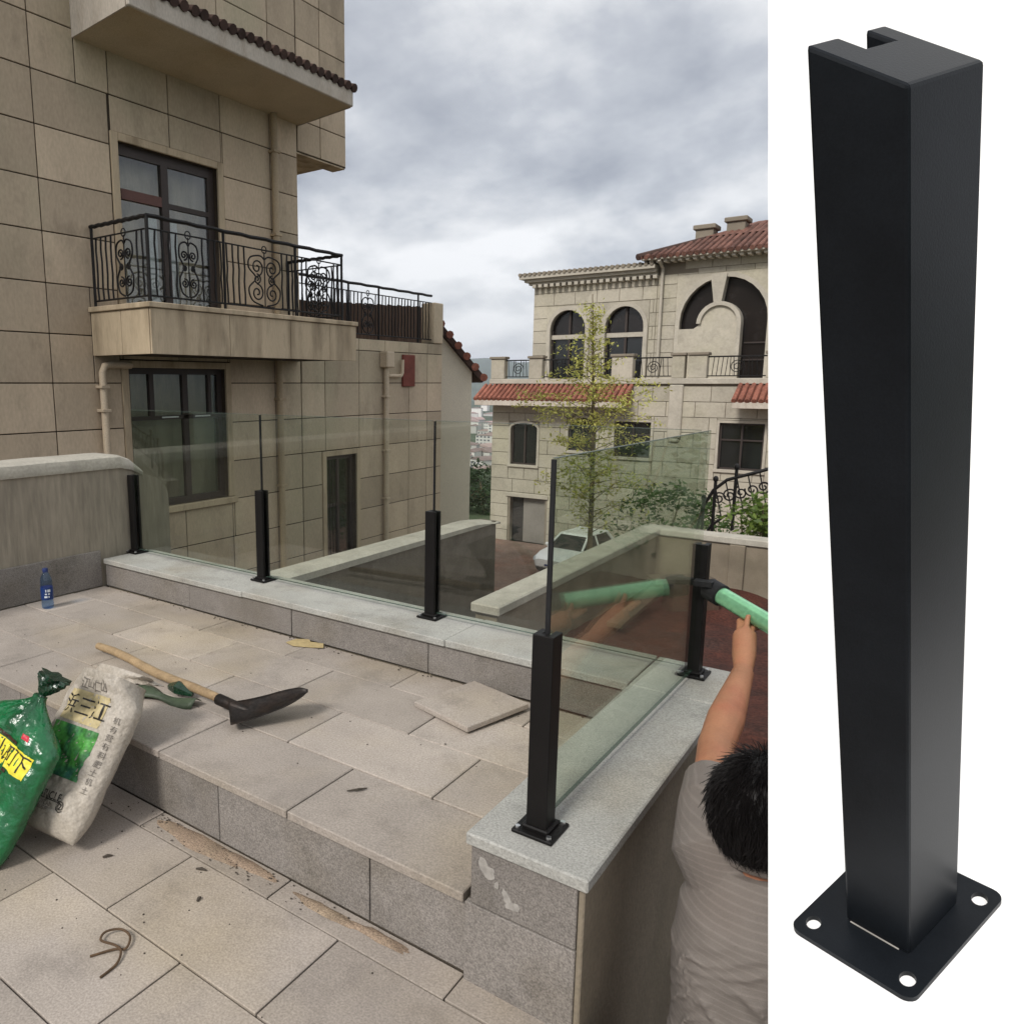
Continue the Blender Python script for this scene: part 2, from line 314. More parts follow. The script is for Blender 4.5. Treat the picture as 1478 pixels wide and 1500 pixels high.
def shape2d(name, mat, outer, holes, depth, axis, h, parent=None):
    """flat piece with holes, thickness depth centred on h along axis x or y (or z)"""
    cu = bpy.data.curves.new(name, 'CURVE'); cu.dimensions = '2D'; cu.fill_mode = 'BOTH'; cu.extrude = depth/2
    for poly in [outer] + holes:
        sp = cu.splines.new('POLY'); sp.points.add(len(poly)-1); sp.use_cyclic_u = True
        for q, (a, b) in zip(sp.points, poly): q.co = (a, b, 0, 1)
    ob = bpy.data.objects.new(name, cu); me = bpy.data.meshes.new_from_object(ob); bpy.data.objects.remove(ob); bpy.data.curves.remove(cu)
    for v in me.vertices:
        a, b, c = v.co
        v.co = (a, h + c, b) if axis == 'y' else ((h + c, a, b) if axis == 'x' else (a, b, h + c))
    bm = bmesh.new(); bm.from_mesh(me); bmesh.ops.recalc_face_normals(bm, faces=bm.faces[:]); bm.to_mesh(me); bm.free()
    me.name = name; me.materials.clear(); me.materials.append(M[mat])
    if parent:
        d = org(parent)
        for v in me.vertices: v.co = v.co - d
    return link(name, me, parent)
def text_mesh(body, size):
    cu = bpy.data.curves.new('t', 'FONT'); cu.body = body; cu.size = size; cu.fill_mode = 'FRONT'; cu.align_x = 'CENTER'; cu.align_y = 'CENTER'
    ob = bpy.data.objects.new('t', cu); me = bpy.data.meshes.new_from_object(ob); bpy.data.objects.remove(ob); bpy.data.curves.remove(cu)
    return me
def arc(cx, cz, rx, rz, a0, a1, n=16):
    return [(cx + rx*math.cos(R(a0+(a1-a0)*i/n)), cz + rz*math.sin(R(a0+(a1-a0)*i/n))) for i in range(n+1)]
def rects_minus(cell, holes):
    out = [cell]
    for h in holes:
        nx = []
        for (a0,a1,b0,b1) in out:
            if h[0] >= a1 or h[1] <= a0 or h[2] >= b1 or h[3] <= b0: nx.append((a0,a1,b0,b1)); continue
            if h[0] > a0: nx.append((a0,h[0],b0,b1))
            if h[1] < a1: nx.append((h[1],a1,b0,b1))
            m0, m1 = max(a0,h[0]), min(a1,h[1])
            if h[2] > b0: nx.append((m0,m1,b0,h[2]))
            if h[3] < b1: nx.append((m0,m1,h[3],b1))
        out = nx
    return [r for r in out if r[1]-r[0] > 0.03 and r[3]-r[2] > 0.03]
_pc = {}
def panel(name, mat, a0, a1, b0, b1, axis, h, depth, gap, parent, cham=0.006):
    """stone panel proud of a backing; meshes shared between alike panels"""
    w, t = round(a1-a0-gap, 3), round(b1-b0-gap, 3)
    key = (mat, w, t, axis, depth)
    if key not in _pc:
        m = MB()
        if axis == 'x': m.cbox(-depth, 0, -w/2, w/2, -t/2, t/2, cham)
        elif axis == 'y': m.cbox(-w/2, w/2, 0, depth, -t/2, t/2, cham)
        else: m.cbox(-w/2, w/2, -t/2, t/2, -depth, 0, cham)
        _pc[key] = m.mesh(name, mat)
    o = link(name, _pc[key], parent)
    ca, cb_ = (a0+a1)/2, (b0+b1)/2
    j = random.uniform(-1, 1)*0.0016
    p = V((h+j, ca, cb_)) if axis == 'x' else (V((ca, h+j, cb_)) if axis == 'y' else V((ca, cb_, h+j)))
    o.location = p - (org(parent) if parent else V((0,0,0)))
    if axis == 'z': o.rotation_euler = (random.uniform(-1,1)*0.002, random.uniform(-1,1)*0.002, 0)
    return o

# ================================================================== THE SETTING
# ---- ground: one sheet from the lower drive down into the valley and up to the far mountains
def ground_z(x, y):
    r = math.hypot(x, y)
    if r < 46: z = -6.0
    elif r < 380: t = (r-46)/334; z = -6 - 52*(t*t*(3-2*t))
    else: z = -58
    if r > 2600:
        a = math.atan2(y, x); t = min(1, (r-2600)/2600); t = t*t*(3-2*t)
        ridge = 185 + 60*noise.noise(V((a*4.1, 0.3, 1.0))) + 60*noise.noise(V((a*13, 1.7, r*0.0006))) + 40*noise.noise(V((a*40, 1.7, r*0.002)))
        z += t*ridge
    return z
m = MB(); rad = [0,8,16,24,32,40,46,60,80,110,150,200,260,320,380,500,700,1000,1400,2000,2600,2900,3200,3500,3900,4300,4800,5300,5900,6600,9000]
NA = 160; m.v.append((0,0,-6))
for r in rad[1:]:
    for j in range(NA):
        a = 2*math.pi*j/NA; xx, yy = r*math.cos(a), r*math.sin(a); m.v.append((xx, yy, ground_z(xx, yy)))
for j in range(NA): m.f.append((0, 1+j, 1+(j+1)%NA))
for i in range(len(rad)-2):
    for j in range(NA): m.f.append((1+i*NA+j, 1+(i+1)*NA+j, 1+(i+1)*NA+(j+1)%NA, 1+i*NA+(j+1)%NA))
tag(m.build('ground', 'hill', smooth=True), kind='structure')
# brick-coloured drive in front of the far villa
tag(MB().box(-34, 6, 12.5, 31.98, -6.3, -5.985).build('driveway', 'drive'), kind='structure')
# raised bank that carries the yard, the side passage and the terraces
tag(MB().box(-2.95, 6, 1.9, 9.3, -6.2, -1.0).build('yard_ground', 'soil'), kind='structure')
tag(MB().box(-9.3, -2.96, 1.5, 9.0, -6.2, -1.9).build('passage_ground', 'dark_ground'), kind='structure')
tag(MB().box(-9.3, -4.41, -6, 1.49, -6.2, -1.902).build('side_ground', 'dark_ground'), kind='structure')
tag(MB().box(-4.4, 6, -6, 1.42, -6.2, -0.045).build('terrace_base', 'mortar'), kind='structure')
tag(MB().box(-4.115, -0.56, 1.495, 2.9, -1.2, 0.2).build('upper_terrace_base', 'mortar'), kind='structure')
# lumpy red earth over the yard
m = MB(); nx, ny = 46, 46
for i in range(nx+1):
    for j in range(ny+1):
        xx = -2.85 + 5.2*i/nx; yy = 2.95 + 6.35*j/ny
        h = 0.05 + 0.09*noise.noise(V((xx*1.3, yy*1.3, 0))) + 0.04*noise.noise(V((xx*5, yy*5, 3)))
        h += 0.22*math.exp(-((xx+0.6)**2 + (yy-5.2)**2)/1.4)
        m.v.append((xx, yy, -1.0 + max(h, 0.004)))
for i in range(nx):
    for j in range(ny): m.f.append((i*(ny+1)+j, (i+1)*(ny+1)+j, (i+1)*(ny+1)+j+1, i*(ny+1)+j+1))
tag(m.build('red_earth', 'soil', smooth=True), label='loose dark red earth covering the sunken yard', kind='structure')

# ---- lower paving
lp = tag(MB().box(-4.11, 1.6, -3.2, 1.468, -0.042, -0.02).build('lower_paving', 'mortar'), kind='structure')
rows = [(1.368, 1.4735), (1.062, 1.368), (0.757, 1.062), (0.452, 0.757), (0.147, 0.452), (-0.158, 0.147), (-0.463, -0.158), (-0.768, -0.463)]
for k, (y0, y1) in enumerate(rows):
    off = -1.18 if k in (1, 3, 5, 7) else -1.455
    xs = [off + 0.606*i for i in range(-5, 6)]
    xs = [-4.1] + [q for q in xs if -4.0 < q < 1.5] + [1.58]
    for a, b in zip(xs, xs[1:]): panel('paving_slab', 'paving', a, b, y0, y1, 'z', 0.0, 0.022, 0.005, lp, 0.002)
tag(MB().box(-4.1, 1.58, -3.19, -0.772, -0.02, -0.001).build('paving_field', 'paving', lp), kind='stuff')
# ---- upper paving and the step
up = tag(MB().box(-4.11, -0.845, 1.476, 2.588, 0.2, 0.208).build('upper_paving', 'mortar'), kind='structure')
rows = [(1.452, 1.77, -1.452), (1.77, 2.073, -1.15), (2.073, 2.376, -1.452), (2.376, 2.586, -1.755)]
for k, (y0, y1, off) in enumerate(rows):
    xs = [off + 0.604*i for i in range(-6, 4)]
    xs = [-4.108] + [q for q in xs if -4.0 < q < -0.95] + [-0.848]
    for a, b in zip(xs, xs[1:]): panel('paving_slab', 'paving', a, b, y0, y1, 'z', 0.235, 0.027, 0.005, up, 0.003)
xs = [-4.108] + [-1.155 - 0.62*i for i in range(4, -1, -1)] + [-0.849]
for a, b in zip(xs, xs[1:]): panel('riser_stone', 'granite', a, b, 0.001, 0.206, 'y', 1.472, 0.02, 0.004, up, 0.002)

# ---- low wall round the upper terrace: back run along X, right run along Y
lw = thing('terrace_low_wall', (-2.4, 2.75, 0.2), 'low granite-faced terrace wall topped with pale coping that carries the black posts', 'wall')
kid(lw, MB().box(-4.1, -0.86, 2.61, 2.9, -1.1, 0.378), 'core', 'render_wall')
kid(lw, MB().box(-0.82, -0.545, 1.47, 2.902, -1.1, 0.378), 'core', 'render_wall')
xs = [-4.1, -3.3, -2.52, -1.71, -0.845]
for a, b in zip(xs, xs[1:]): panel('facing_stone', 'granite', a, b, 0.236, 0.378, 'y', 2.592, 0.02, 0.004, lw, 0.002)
xs = [-4.098, -2.86, -1.62, -0.842]
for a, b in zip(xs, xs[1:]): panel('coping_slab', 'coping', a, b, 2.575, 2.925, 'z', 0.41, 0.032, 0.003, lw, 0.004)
xs = [1.44, 2.575, 2.925]
for a, b in zip(xs, xs[1:]): panel('coping_slab', 'coping', -0.84, -0.53, a, b, 'z', 0.4105, 0.032, 0.003, lw, 0.004)
for a, b in zip([1.475, 2.05], [2.05, 2.585]): panel('facing_stone', 'granite', a, b, 0.236, 0.378, 'x', -0.84, 0.02, 0.004, lw, 0.002).rotation_euler = (0, 0, math.pi)
panel('facing_stone', 'granite', -0.828, -0.556, 0.222, 0.378, 'y', 1.452, 0.02, 0.003, lw, 0.002)
panel('facing_stone', 'granite', -0.845, -0.556, -0.02, 0.219, 'y', 1.454, 0.02, 0.003, lw, 0.002)
kid(lw, MB().cbox(-0.5555, -0.541, 1.452, 2.9, -1.08, 0.377, 0.003), 'side_render', 'render_wall')
# smears of white adhesive on the end stone
m = MB(); rg_ = random.Random(4)
for cx, cz, w, h, sl_ in ((-0.79, 0.335, 0.013, 0.022, .3), (-0.775, 0.322, 0.014, 0.016, .1), (-0.728, 0.276, 0.010, 0.02, .4), (-0.712, 0.262, 0.018, 0.010, -.3), (-0.755, 0.30, 0.006, 0.008, 0)):
    pts = []
    for q in range(0, 360, 12):
        k = 1 + .45*noise.noise(V((math.cos(R(q))*1.6+cx*40, math.sin(R(q))*1.6, cz*30))); pts.append((cx + w*k*math.cos(R(q)) - sl_*h*k*math.sin(R(q)), cz + h*k*math.sin(R(q))))
    m.prism(pts, 1.4497 - .0003*len(m.v)/60, 1.4515, 'y')
kid(lw, m, 'adhesive_smear', 'plaster_smear')
# ---- stucco wall on the left with rounded end
sw = thing('stucco_wall', (-4.24, 1.0, 0.0), 'grey stucco boundary wall with pale rough cap and rounded end beside the blue bottle', 'wall')
prof = [(-4, -1.9), (3.1, -1.9), (3.1, 0.72)] + arc(2.92, 0.72, 0.18, 0.17, 0, 60, 6)[1:] + arc(2.72, 0.82, 0.22, 0.14, 50, 90, 4) + [(-4, 0.965)]
kid(sw, MB().prism(prof, -4.38, -4.12, 'x'), 'wall_body', 'stucco')
m = MB()       # cap: wavy hand-trowelled mortar
ys = [-4 + 6.9*i/90 for i in range(91)]
pr = []
for y in ys:
    w = 0.006*noise.noise(V((y*6, 0, 0))); h = 0.006*noise.noise(V((y*5, 4, 0))); e = 1 - max(0, (y-2.72)/0.18)**2*0.6
    zb, zt = 0.955 - (1-e)*0.10, 1.035 + h - (1-e)*0.16
    pr.append([(-4.40, zb), (-4.105+w, zb), (-4.098+w, zb+.02), (-4.112+w, zt-.012), (-4.14, zt), (-4.38, zt)])
for y, p in zip(ys, pr): m.v += [(a, y, b) for a, b in p]
for i in range(90):
    for j in range(6): m.f.append((i*6+j, i*6+(j+1)%6, (i+1)*6+(j+1)%6, (i+1)*6+j))
m.f.append(tuple(range(6))); m.f.append(tuple(540+j for j in range(6))[::-1])
kid(sw, m, 'wall_cap', 'wall_cap', smooth=True)
for a, b in zip([-1.2, -0.2, 0.8, 1.75, 2.573], [-0.2, 0.8, 1.75, 2.573, 2.574]):
    if b-a > .01: panel('skirting_stone', 'granite', a, b, 0.236 if a >= 1.4 else 0.002, 0.462, 'x', -4.106, 0.016, 0.004, sw, 0.003)

# ---- yard walls
yw = thing('passage_wall', (-4.95, 6.5, -1.9), 'pale-capped wall running from the terrace toward the gap between the houses', 'wall')
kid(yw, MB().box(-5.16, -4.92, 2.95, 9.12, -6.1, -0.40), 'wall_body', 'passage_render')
m = MB(); sec = [(-5.2, -0.42), (-4.88, -0.42), (-4.88, -0.35), (-4.95, -0.315), (-5.13, -0.315), (-5.2, -0.35)]
ys = [2.95, 5.0, 7.0, 8.5, 8.75, 9.0, 9.18]; dz = [0, 0, -.01, -.02, -.04, -.075, -.10]
for y, d in zip(ys, dz): m.v += [(a, y, b + (d if b > -.41 else max(d, 0))) for a, b in sec]
for i in range(len(ys)-1):
    for j in range(6): m.f.append((i*6+j, i*6+(j+1)%6, (i+1)*6+(j+1)%6, (i+1)*6+j))
m.f.append(tuple(range(6))); m.f.append(tuple((len(ys)-1)*6+j for j in range(6))[::-1])
kid(yw, m, 'wall_cap', 'wall_cap', smooth=False)
y2 = thing('yard_wall', (-2.8, 9.3, -1.0), 'low brown yard wall with pale cap turning a corner round the red earth', 'wall')
kid(y2, MB().box(-3.0, -2.8, 5.25, 9.55, -6.1, -0.38), 'wall_body', 'render_wall')
kid(y2, MB().box(-2.8, 4.0, 9.35, 9.55, -6.1, -0.38), 'wall_body', 'render_wall')
kid(y2, MB().cbox(-3.03, -2.765, 5.21, 9.58, -0.384, -0.30, 0.012), 'wall_cap', 'wall_cap')
kid(y2, MB().cbox(-2.764, 4.0, 9.32, 9.58, -0.385, -0.301, 0.012), 'wall_cap', 'wall_cap')
kid(y2, MB().cbox(-1.95, -1.78, 9.30, 9.352, -1.0, -0.386, 0.006), 'pilaster', 'render_wall')

# ================================================================== BUILDINGS
XF = -9.4
def spiral(c, r, turns, ax, a0=0.0, sgn=1, n=26):   # iron scroll in a vertical plane; ax = 'x' or 'y' is the horizontal direction
    out = []
    for i in range(n):
        t = i/(n-1); w = a0 + sgn*turns*2*math.pi*t; q = r*(1-0.82*t)
        a, b = q*math.cos(w), q*math.sin(w)
        out.append((c[0]+a, c[1], c[2]+b) if ax == 'x' else (c[0], c[1]+a, c[2]+b))
    return out
def scroll_panel(c, w, h, ax):
    """ornamental scrolls filling w x h, centred at c"""
    m = MB()
    def pt(a, b): return (c[0]+a, c[1], c[2]+b) if ax == 'x' else (c[0], c[1]+a, c[2]+b)
    for sx in (-1, 1):
        m.tube(smooth_path([pt(sx*w/2*q, b) for q, b in ((.15, -h/2), (.8, -h*.42), (1, -h*.2), (.55, 0), (1, h*.18), (.9, h*.36), (.3, h*.42), (0, h*.36))]), 0.012, 6)
        for cz, rr, a0, sg in ((-h*.27, w*.2, R(90), sx), (h*.2, w*.2, R(-90), -sx), (-h*.02, w*.12, R(90), sx)):
            m.tube(spiral(pt(sx*w*.24, cz), rr, 1.5, ax, a0, sg), 0.0115, 6)
    m.tube([pt(0, -h/2), pt(0, h/2)], 0.009, 6)
    m.tube([pt(.045*math.cos(R(q)), h*.5+.03+.05*math.sin(R(q))) for q in range(0, 361, 30)], 0.008, 6)
    return m
def iron_rail(parent, p0, p1, z0, z1, sp=0.115, posts=(), scrolls=(), mid=True, name='railing'):
    """railing run between p0 and p1 (x,y) with each baluster a sub-part"""
    a, b = V((*p0, 0)), V((*p1, 0)); L = (b-a).length; d = (b-a)/L; ax = 'x' if abs(d.x) > abs(d.y) else 'y'
    m = MB(); wv = lambda t, z: (a.x+d.x*t, a.y+d.y*t, z)
    m.tube([wv(L*i/24, z1 + 0.006*math.sin(i*2.1)) for i in range(25)], 0.027, 8)
    root = kid(parent, m, name, 'iron', smooth=True)
    r2 = MB(); r2.tube([wv(0, z0+0.09), wv(L, z0+0.09)], 0.013, 6)
    if mid: r2.tube([wv(0, z1-0.15), wv(L, z1-0.15)], 0.011, 6)
    kid(root, r2, 'rail', 'iron')
    for t in posts: kid(root, MB().tube([wv(t, z0), wv(t, z1+0.01)], 0.02, 8), 'railing_post', 'iron')
    n = int(L/sp)
    for i in range(1, n):
        t = L*i/n
        if any(abs(t-c) < w/2+0.02 for c, w in scrolls) or any(abs(t-q) < 0.05 for q in posts): continue
        ph = random.uniform(0, 3)
        kid(root, MB().tube([wv(t + 0.008*math.sin(ph+4*k), z0+0.09 + (z1-z0-(0.24 if mid else 0.1))*k/5) for k in range(6)], 0.0125, 6), 'baluster', 'iron')
    for c, w in scrolls:
        kid(root, scroll_panel(wv(c, (z0+z1)/2-0.03), w, (z1-z0)*0.72, ax), 'scroll_panel', 'iron', smooth=True)
    return root

# ---- left house -----------------------------------------------------------
H = thing('stone_house', (-12, 8, -1.9), 'tall beige stone-clad house with iron balcony and tiled canopy', 'house')
def open_box(parent, y0, y1, z0, z1, x, depth):   # dark room behind an opening
    m = MB(); m.add([(x-depth,y0,z0),(x-depth,y1,z0),(x-depth,y1,z1),(x-depth,y0,z1),(x,y0,z0),(x,y1,z0),(x,y1,z1),(x,y0,z1)], [(0,1,2,3),(0,4,5,1),(1,5,6,2),(2,6,7,3),(3,7,4,0)])
    return kid(parent, m, 'reveal', 'dark_room')
openings = [(6.52, 8.26, 2.47, 4.70), (6.49, 8.28, -0.36, 1.69), (10.69, 11.6, -1.9, 0.1)]
outer = [(-2, -2.0), (14.7, -2.0), (14.7, 2.33), (10.05, 2.33), (10.05, 5.36), (11.35, 5.36), (11.35, 10.2), (-2, 10.2)]
holes = [[(a, c), (b, c), (b, d), (a, d)] for a, b, c, d in openings[:2]] + [[(10.69, -1.9), (11.6, -1.9), (11.6, 0.1), (10.69, 0.1)]]
shape2d('wall', 'facade_joint', outer, holes, 0.3, 'x', XF-0.165, H)
kid(H, MB().box(-17, XF-0.32, -2, 9.98, -2, 10.15), 'wall', 'facade_trim')
kid(H, MB().box(-17, XF-0.32, 9.985, 11.3, 5.42, 10.1), 'wall', 'facade_trim')
kid(H, MB().box(-10.2, -10.12, 9.985, 14.6, -2, 2.25), 'wall', 'facade_trim')
kid(H, MB().box(-17, XF-0.32, 14.45, 14.68, -6, 2.28), 'wall', 'facade_trim')
kid(H, MB().box(-17, XF-0.32, 9.99, 14.44, 2.15, 2.28), 'terrace_floor', 'facade_trim')
kid(H, MB().box(XF-0.31, XF-0.02, 10.052, 11.33, 5.335, 5.385), 'wall', 'facade_trim')
yc = [-2, -0.9, 0.15, 1.2, 2.2, 3.25, 4.3, 5.36, 6.43, 7.39, 8.35, 9.4, 10.045]
zr = [0.842 + 0.63*k for k in range(-5, 15)]
zr = [-2.0] + zr[1:] + [10.2]
trimz = [(6.40, 8.38, 2.35, 4.80), (6.38, 8.39, -0.48, 1.80), (10.58, 11.71, -2, 0.2)]
skip = trimz + [(5.97, 10.06, 1.87, 2.47), (5.96, 10.06, 5.80, 6.62)]
def clad(yl, z0, z1):
    for i, (a, b) in enumerate(zip(yl, yl[1:])):
        for c, d in zip(zr, zr[1:]):
            c2, d2 = max(c, z0), min(d, z1)
            if d2-c2 < 0.05: continue
            for (p, q, s, t) in rects_minus((a, b, c2, d2), skip):
                panel('stone_panel', 'facade', p, q, s, t, 'x', XF, 0.022, 0.015, H, 0.005)
clad(yc[3:], -2.0, 8.5)
clad([10.055, 10.65, 11.345], 5.37, 8.5)
clad([10.052, 10.69, 11.7, 12.55, 13.4, 14.1, 14.7], -2.0, 2.33)
for y0, y1, z0, z1 in openings:      # stone surrounds
    m = MB(); x0, x1 = XF-0.03, XF+0.022
    m.cbox(x0, x1, y0-0.11, y0, z0-0.0, z1+0.1, .006); m.cbox(x0, x1, y1, y1+0.11, z0, z1+0.1, .006); m.cbox(x0, x1-.002, y0, y1, z1, z1+0.1, .006)
    kid(H, m, 'surround', 'facade_trim')
kid(H, MB().cbox(XF-0.1, XF+0.07, 6.36, 8.42, -0.47, -0.37, .01), 'sill', 'facade_trim')
# balcony door
D = kid(H, MB().box(XF-0.16, XF-0.10, 6.52, 6.60, 2.47, 4.70).box(XF-0.16, XF-0.10, 8.14, 8.26, 2.47, 4.70).box(XF-0.16, XF-0.10, 6.6, 8.14, 4.56, 4.70).box(XF-0.16, XF-0.10, 6.6, 8.14, 3.99, 4.06)
        .box(XF-0.16, XF-0.09, 7.28, 7.40, 2.47, 4.56).box(XF-0.16, XF-0.10, 6.6, 8.14, 2.47, 2.58), 'balcony_door', 'window_frame')
kid(D, MB().box(XF-0.155, XF-0.088, 6.605, 7.275, 3.985, 4.12), 'transom', 'window_frame_red')
for a, b in ((6.6, 7.28), (7.40, 8.14)):
    kid(D, MB().box(XF-0.135, XF-0.127, a, b, 2.58, 3.99), 'pane', 'window_glass'); kid(D, MB().box(XF-0.135, XF-0.127, a, b, 4.06, 4.56), 'pane', 'window_glass')
open_box(D, 6.5, 8.3, 2.45, 4.72, XF-0.31, 1.6)
def curtain(y0, y1, z0, z1, x, mat, par):
    m = MB(); n = 40
    for i in range(n+1):
        y = y0+(y1-y0)*i/n; dx = 0.025*math.sin(i*1.3)
        m.v += [(x+dx, y, z0), (x+dx, y, z1)]
    for i in range(n): m.f.append((2*i, 2*i+2, 2*i+3, 2*i+1))
    m2 = MB(); o = len(m.v); m.v += [(a-0.004, b, c) for a, b, c in m.v]; m.f += [tuple(q+o for q in f)[::-1] for f in m.f]
    return kid(par, m, 'curtain', mat, smooth=True)
curtain(7.06, 7.24, 2.5, 3.85, XF-0.21, 'curtain', D); curtain(7.44, 7.60, 2.5, 3.85, XF-0.21, 'curtain', D)
curtain(7.66, 8.2, 2.5, 4.5, XF-0.42, 'curtain_dark', D); curtain(6.55, 6.95, 2.5, 4.5, XF-0.46, 'curtain_dark', D)
kid(D, MB().tube([(XF-0.07, 7.34, 3.35), (XF-0.05, 7.34, 3.35), (XF-0.05, 7.34, 3.55), (XF-0.07, 7.34, 3.55)], 0.01, 6), 'handle', 'bare_metal')
# ground-floor window
W = kid(H, MB().box(XF-0.16, XF-0.10, 6.49, 6.58, -0.36, 1.69).box(XF-0.16, XF-0.10, 8.19, 8.28, -0.36, 1.69).box(XF-0.16, XF-0.10, 6.58, 8.19, 1.60, 1.69).box(XF-0.16, XF-0.10, 6.58, 8.19, -0.36, -0.27)
        .box(XF-0.16, XF-0.095, 6.58, 8.19, 0.93, 0.99).box(XF-0.16, XF-0.095, 6.9, 6.98, 0.99, 1.6).box(XF-0.16, XF-0.095, 7.5, 7.6, -0.27, 1.6).box(XF-0.16, XF-0.095, 8.0, 8.06, 0.99, 1.6), 'window', 'window_frame')
for a, b, c, d in ((6.58, 7.5, -0.27, 0.93), (7.6, 8.19, -0.27, 0.93), (6.58, 6.9, 0.99, 1.6), (6.98, 7.5, 0.99, 1.6), (7.6, 8.0, 0.99, 1.6), (8.06, 8.19, 0.99, 1.6)):
    kid(W, MB().box(XF-0.135, XF-0.127, a, b, c, d), 'pane', 'window_glass')
open_box(W, 6.47, 8.3, -0.38, 1.71, XF-0.31, 1.6)
for y in (7.1, 7.72): kid(W, MB().box(XF-0.094, XF-0.086, y, y+0.3, 0.955, 0.975), 'latch', 'bare_metal')
curtain(6.62, 6.9, -0.3, 1.6, XF-0.5, 'curtain_dark', W)
# narrow iron-and-glass door of the wing
D2 = kid(H, MB().box(XF-0.16, XF-0.10, 10.69, 10.76, -1.9, 0.1).box(XF-0.16, XF-0.10, 11.53, 11.6, -1.9, 0.1).box(XF-0.16, XF-0.10, 10.76, 11.53, 0.02, 0.1).box(XF-0.16, XF-0.10, 11.12, 11.18, -1.9, 0.02).box(XF-0.16, XF-0.1, 10.76, 11.12, -0.9, -0.85), 'side_door', 'window_frame')
for a, b in ((10.76, 11.12), (11.18, 11.53)): kid(D2, MB().box(XF-0.135, XF-0.127, a, b, -1.9, 0.02), 'pane', 'window_glass')
open_box(D2, 10.67, 11.62, -1.92, 0.12, XF-0.31, 0.38)
for i in range(4): kid(D2, MB().tube([(XF-0.09, 10.8+0.09*i, -1.85), (XF-0.09, 10.8+0.09*i, 0.0)], 0.009, 6), 'door_bar', 'iron')
# balcony slab with stone band
BX, B0, B1 = -8.1, 5.955, 10.01
kid(H, MB().box(XF-0.02, BX-0.03, B0+0.03, B1-0.03, 1.85, 2.44), 'balcony', 'facade_joint')
bl = [B0+0.001, 7.25, 8.45, 9.35, B1]
for a, b in zip(bl, bl[1:]): panel('balcony_stone', 'facade_trim', a, b, 1.83, 2.40, 'x', BX, 0.03, 0.008, H, 0.004)
for a, b in ((XF+0.005, -8.72), (-8.72, BX-0.032)): panel('balcony_stone', 'facade_trim', a, b, 1.83, 2.40, 'y', B0, 0.03, 0.008, H, 0.004)
kid(H, MB().cbox(XF+0.003, BX+0.03, B0-0.03, B1+0.02, 2.402, 2.47, .008), 'balcony_coping', 'facade_trim')
iron_rail(H, (XF+0.03, B0+0.06), (BX-0.06, B0+0.06), 2.46, 3.50, 0.105, (0.02, 1.2), ((0.72, 0.34),))
iron_rail(H, (BX-0.06, B0+0.06), (BX-0.06, 9.73), 2.46, 3.50, 0.105, (0.0, 1.22, 2.62, 3.70), ((0.62, 0.3), (1.98, 0.62), (3.15, 0.5)))
iron_rail(H, (BX-0.06, 9.73), (XF+0.03, 9.73), 2.46, 3.50, 0.105, (1.2,), ((0.6, 0.4),))
# canopy with barrel tiles
CX, C0, C1 = -8.237, 5.965, 10.08
cnp = kid(H, MB().prism([(XF-0.02, 5.78), (CX, 5.84), (CX, 6.05), (CX-0.06, 6.10), (XF-0.02, 6.42)], C0, C1, 'y'), 'canopy', 'soffit')
kid(cnp, MB().cbox(CX-0.02, CX+0.035, C0-0.02, C1+0.02, 5.835, 6.08, .012), 'fascia', 'fascia')
kid(cnp, MB().prism([(XF+0.003, 5.775), (CX-0.022, 5.832), (CX-0.022, 6.075), (XF+0.003, 6.5)], C0-0.025, C0-0.002, 'y'), 'fascia', 'fascia')
kid(cnp, MB().prism([(XF+0.003, 5.775), (CX-0.022, 5.832), (CX-0.022, 6.075), (XF+0.003, 6.5)], C1+0.002, C1+0.025, 'y'), 'fascia', 'fascia')
nt_ = 27; tm = None
for i in range(nt_):
    y = C0 - 0.01 + (C1-C0+0.02)*i/(nt_-1)
    if tm is None:
        tm_ = MB().tube([(CX+0.075, 0, 6.10), (CX-0.35, 0, 6.235), (XF+0.01, 0, 6.50)], [0.066, 0.062, 0.062], 10); d = org(cnp)
        tm_.v = [(a-d.x, b, c-d.z) for a, b, c in tm_.v]; tm = tm_.mesh('roof_tile', 'roof_dark', True)
    o = link('roof_tile', tm, cnp); o.location = (0, y - org(H).y + random.uniform(-.008, .008), random.uniform(-.006, .006))
# pipes
def pipe(path, r, mat, brackets=()):
    o = kid(H, MB().tube(path, r, 12), 'downpipe', mat, smooth=True)
    for (x, y, z) in brackets: kid(o, MB().cbox(XF, x+r+0.012, y-r-0.015, y+r+0.015, z-0.02, z+0.02, .004), 'pipe_bracket', mat)
pipe([(XF+0.075, 9.43, 5.78), (XF+0.075, 9.43, -1.95)], 0.058, 'pipe', [(XF+0.075, 9.43, z) for z in (5.2, 3.9, 1.2, -0.3)])
pipe([(XF+0.075, 12.49, 2.05), (XF+0.075, 12.49, -1.95)], 0.055, 'pipe_pale', [(XF+0.075, 12.49, z) for z in (1.2, 0.1, -0.9)])
kid(H, MB().cbox(XF, XF+0.2, 12.36, 12.62, 1.78, 2.1, .02), 'hopper_head', 'pipe_pale')
pipe([(XF+0.08, 12.55, 1.62), (XF+0.08, 13.0, 1.62), (XF+0.08, 13.04, 1.68), (XF+0.08, 13.05, 1.95)], 0.035, 'pipe_pale')
pipe([(XF+0.09, 6.48, 1.72), (XF+0.09, 6.15, 1.72), (XF+0.09, 6.07, 1.70), (XF+0.09, 6.03, 1.62), (XF+0.09, 6.03, -1.9)], 0.05, 'pipe_pale', [(XF+0.09, 6.03, 1.42), (XF+0.09, 6.03, 1.1)])
kid(H, MB().cbox(XF, XF+0.05, 13.12, 13.56, 1.4, 2.06, .01), 'wall_plate', 'red_plate')
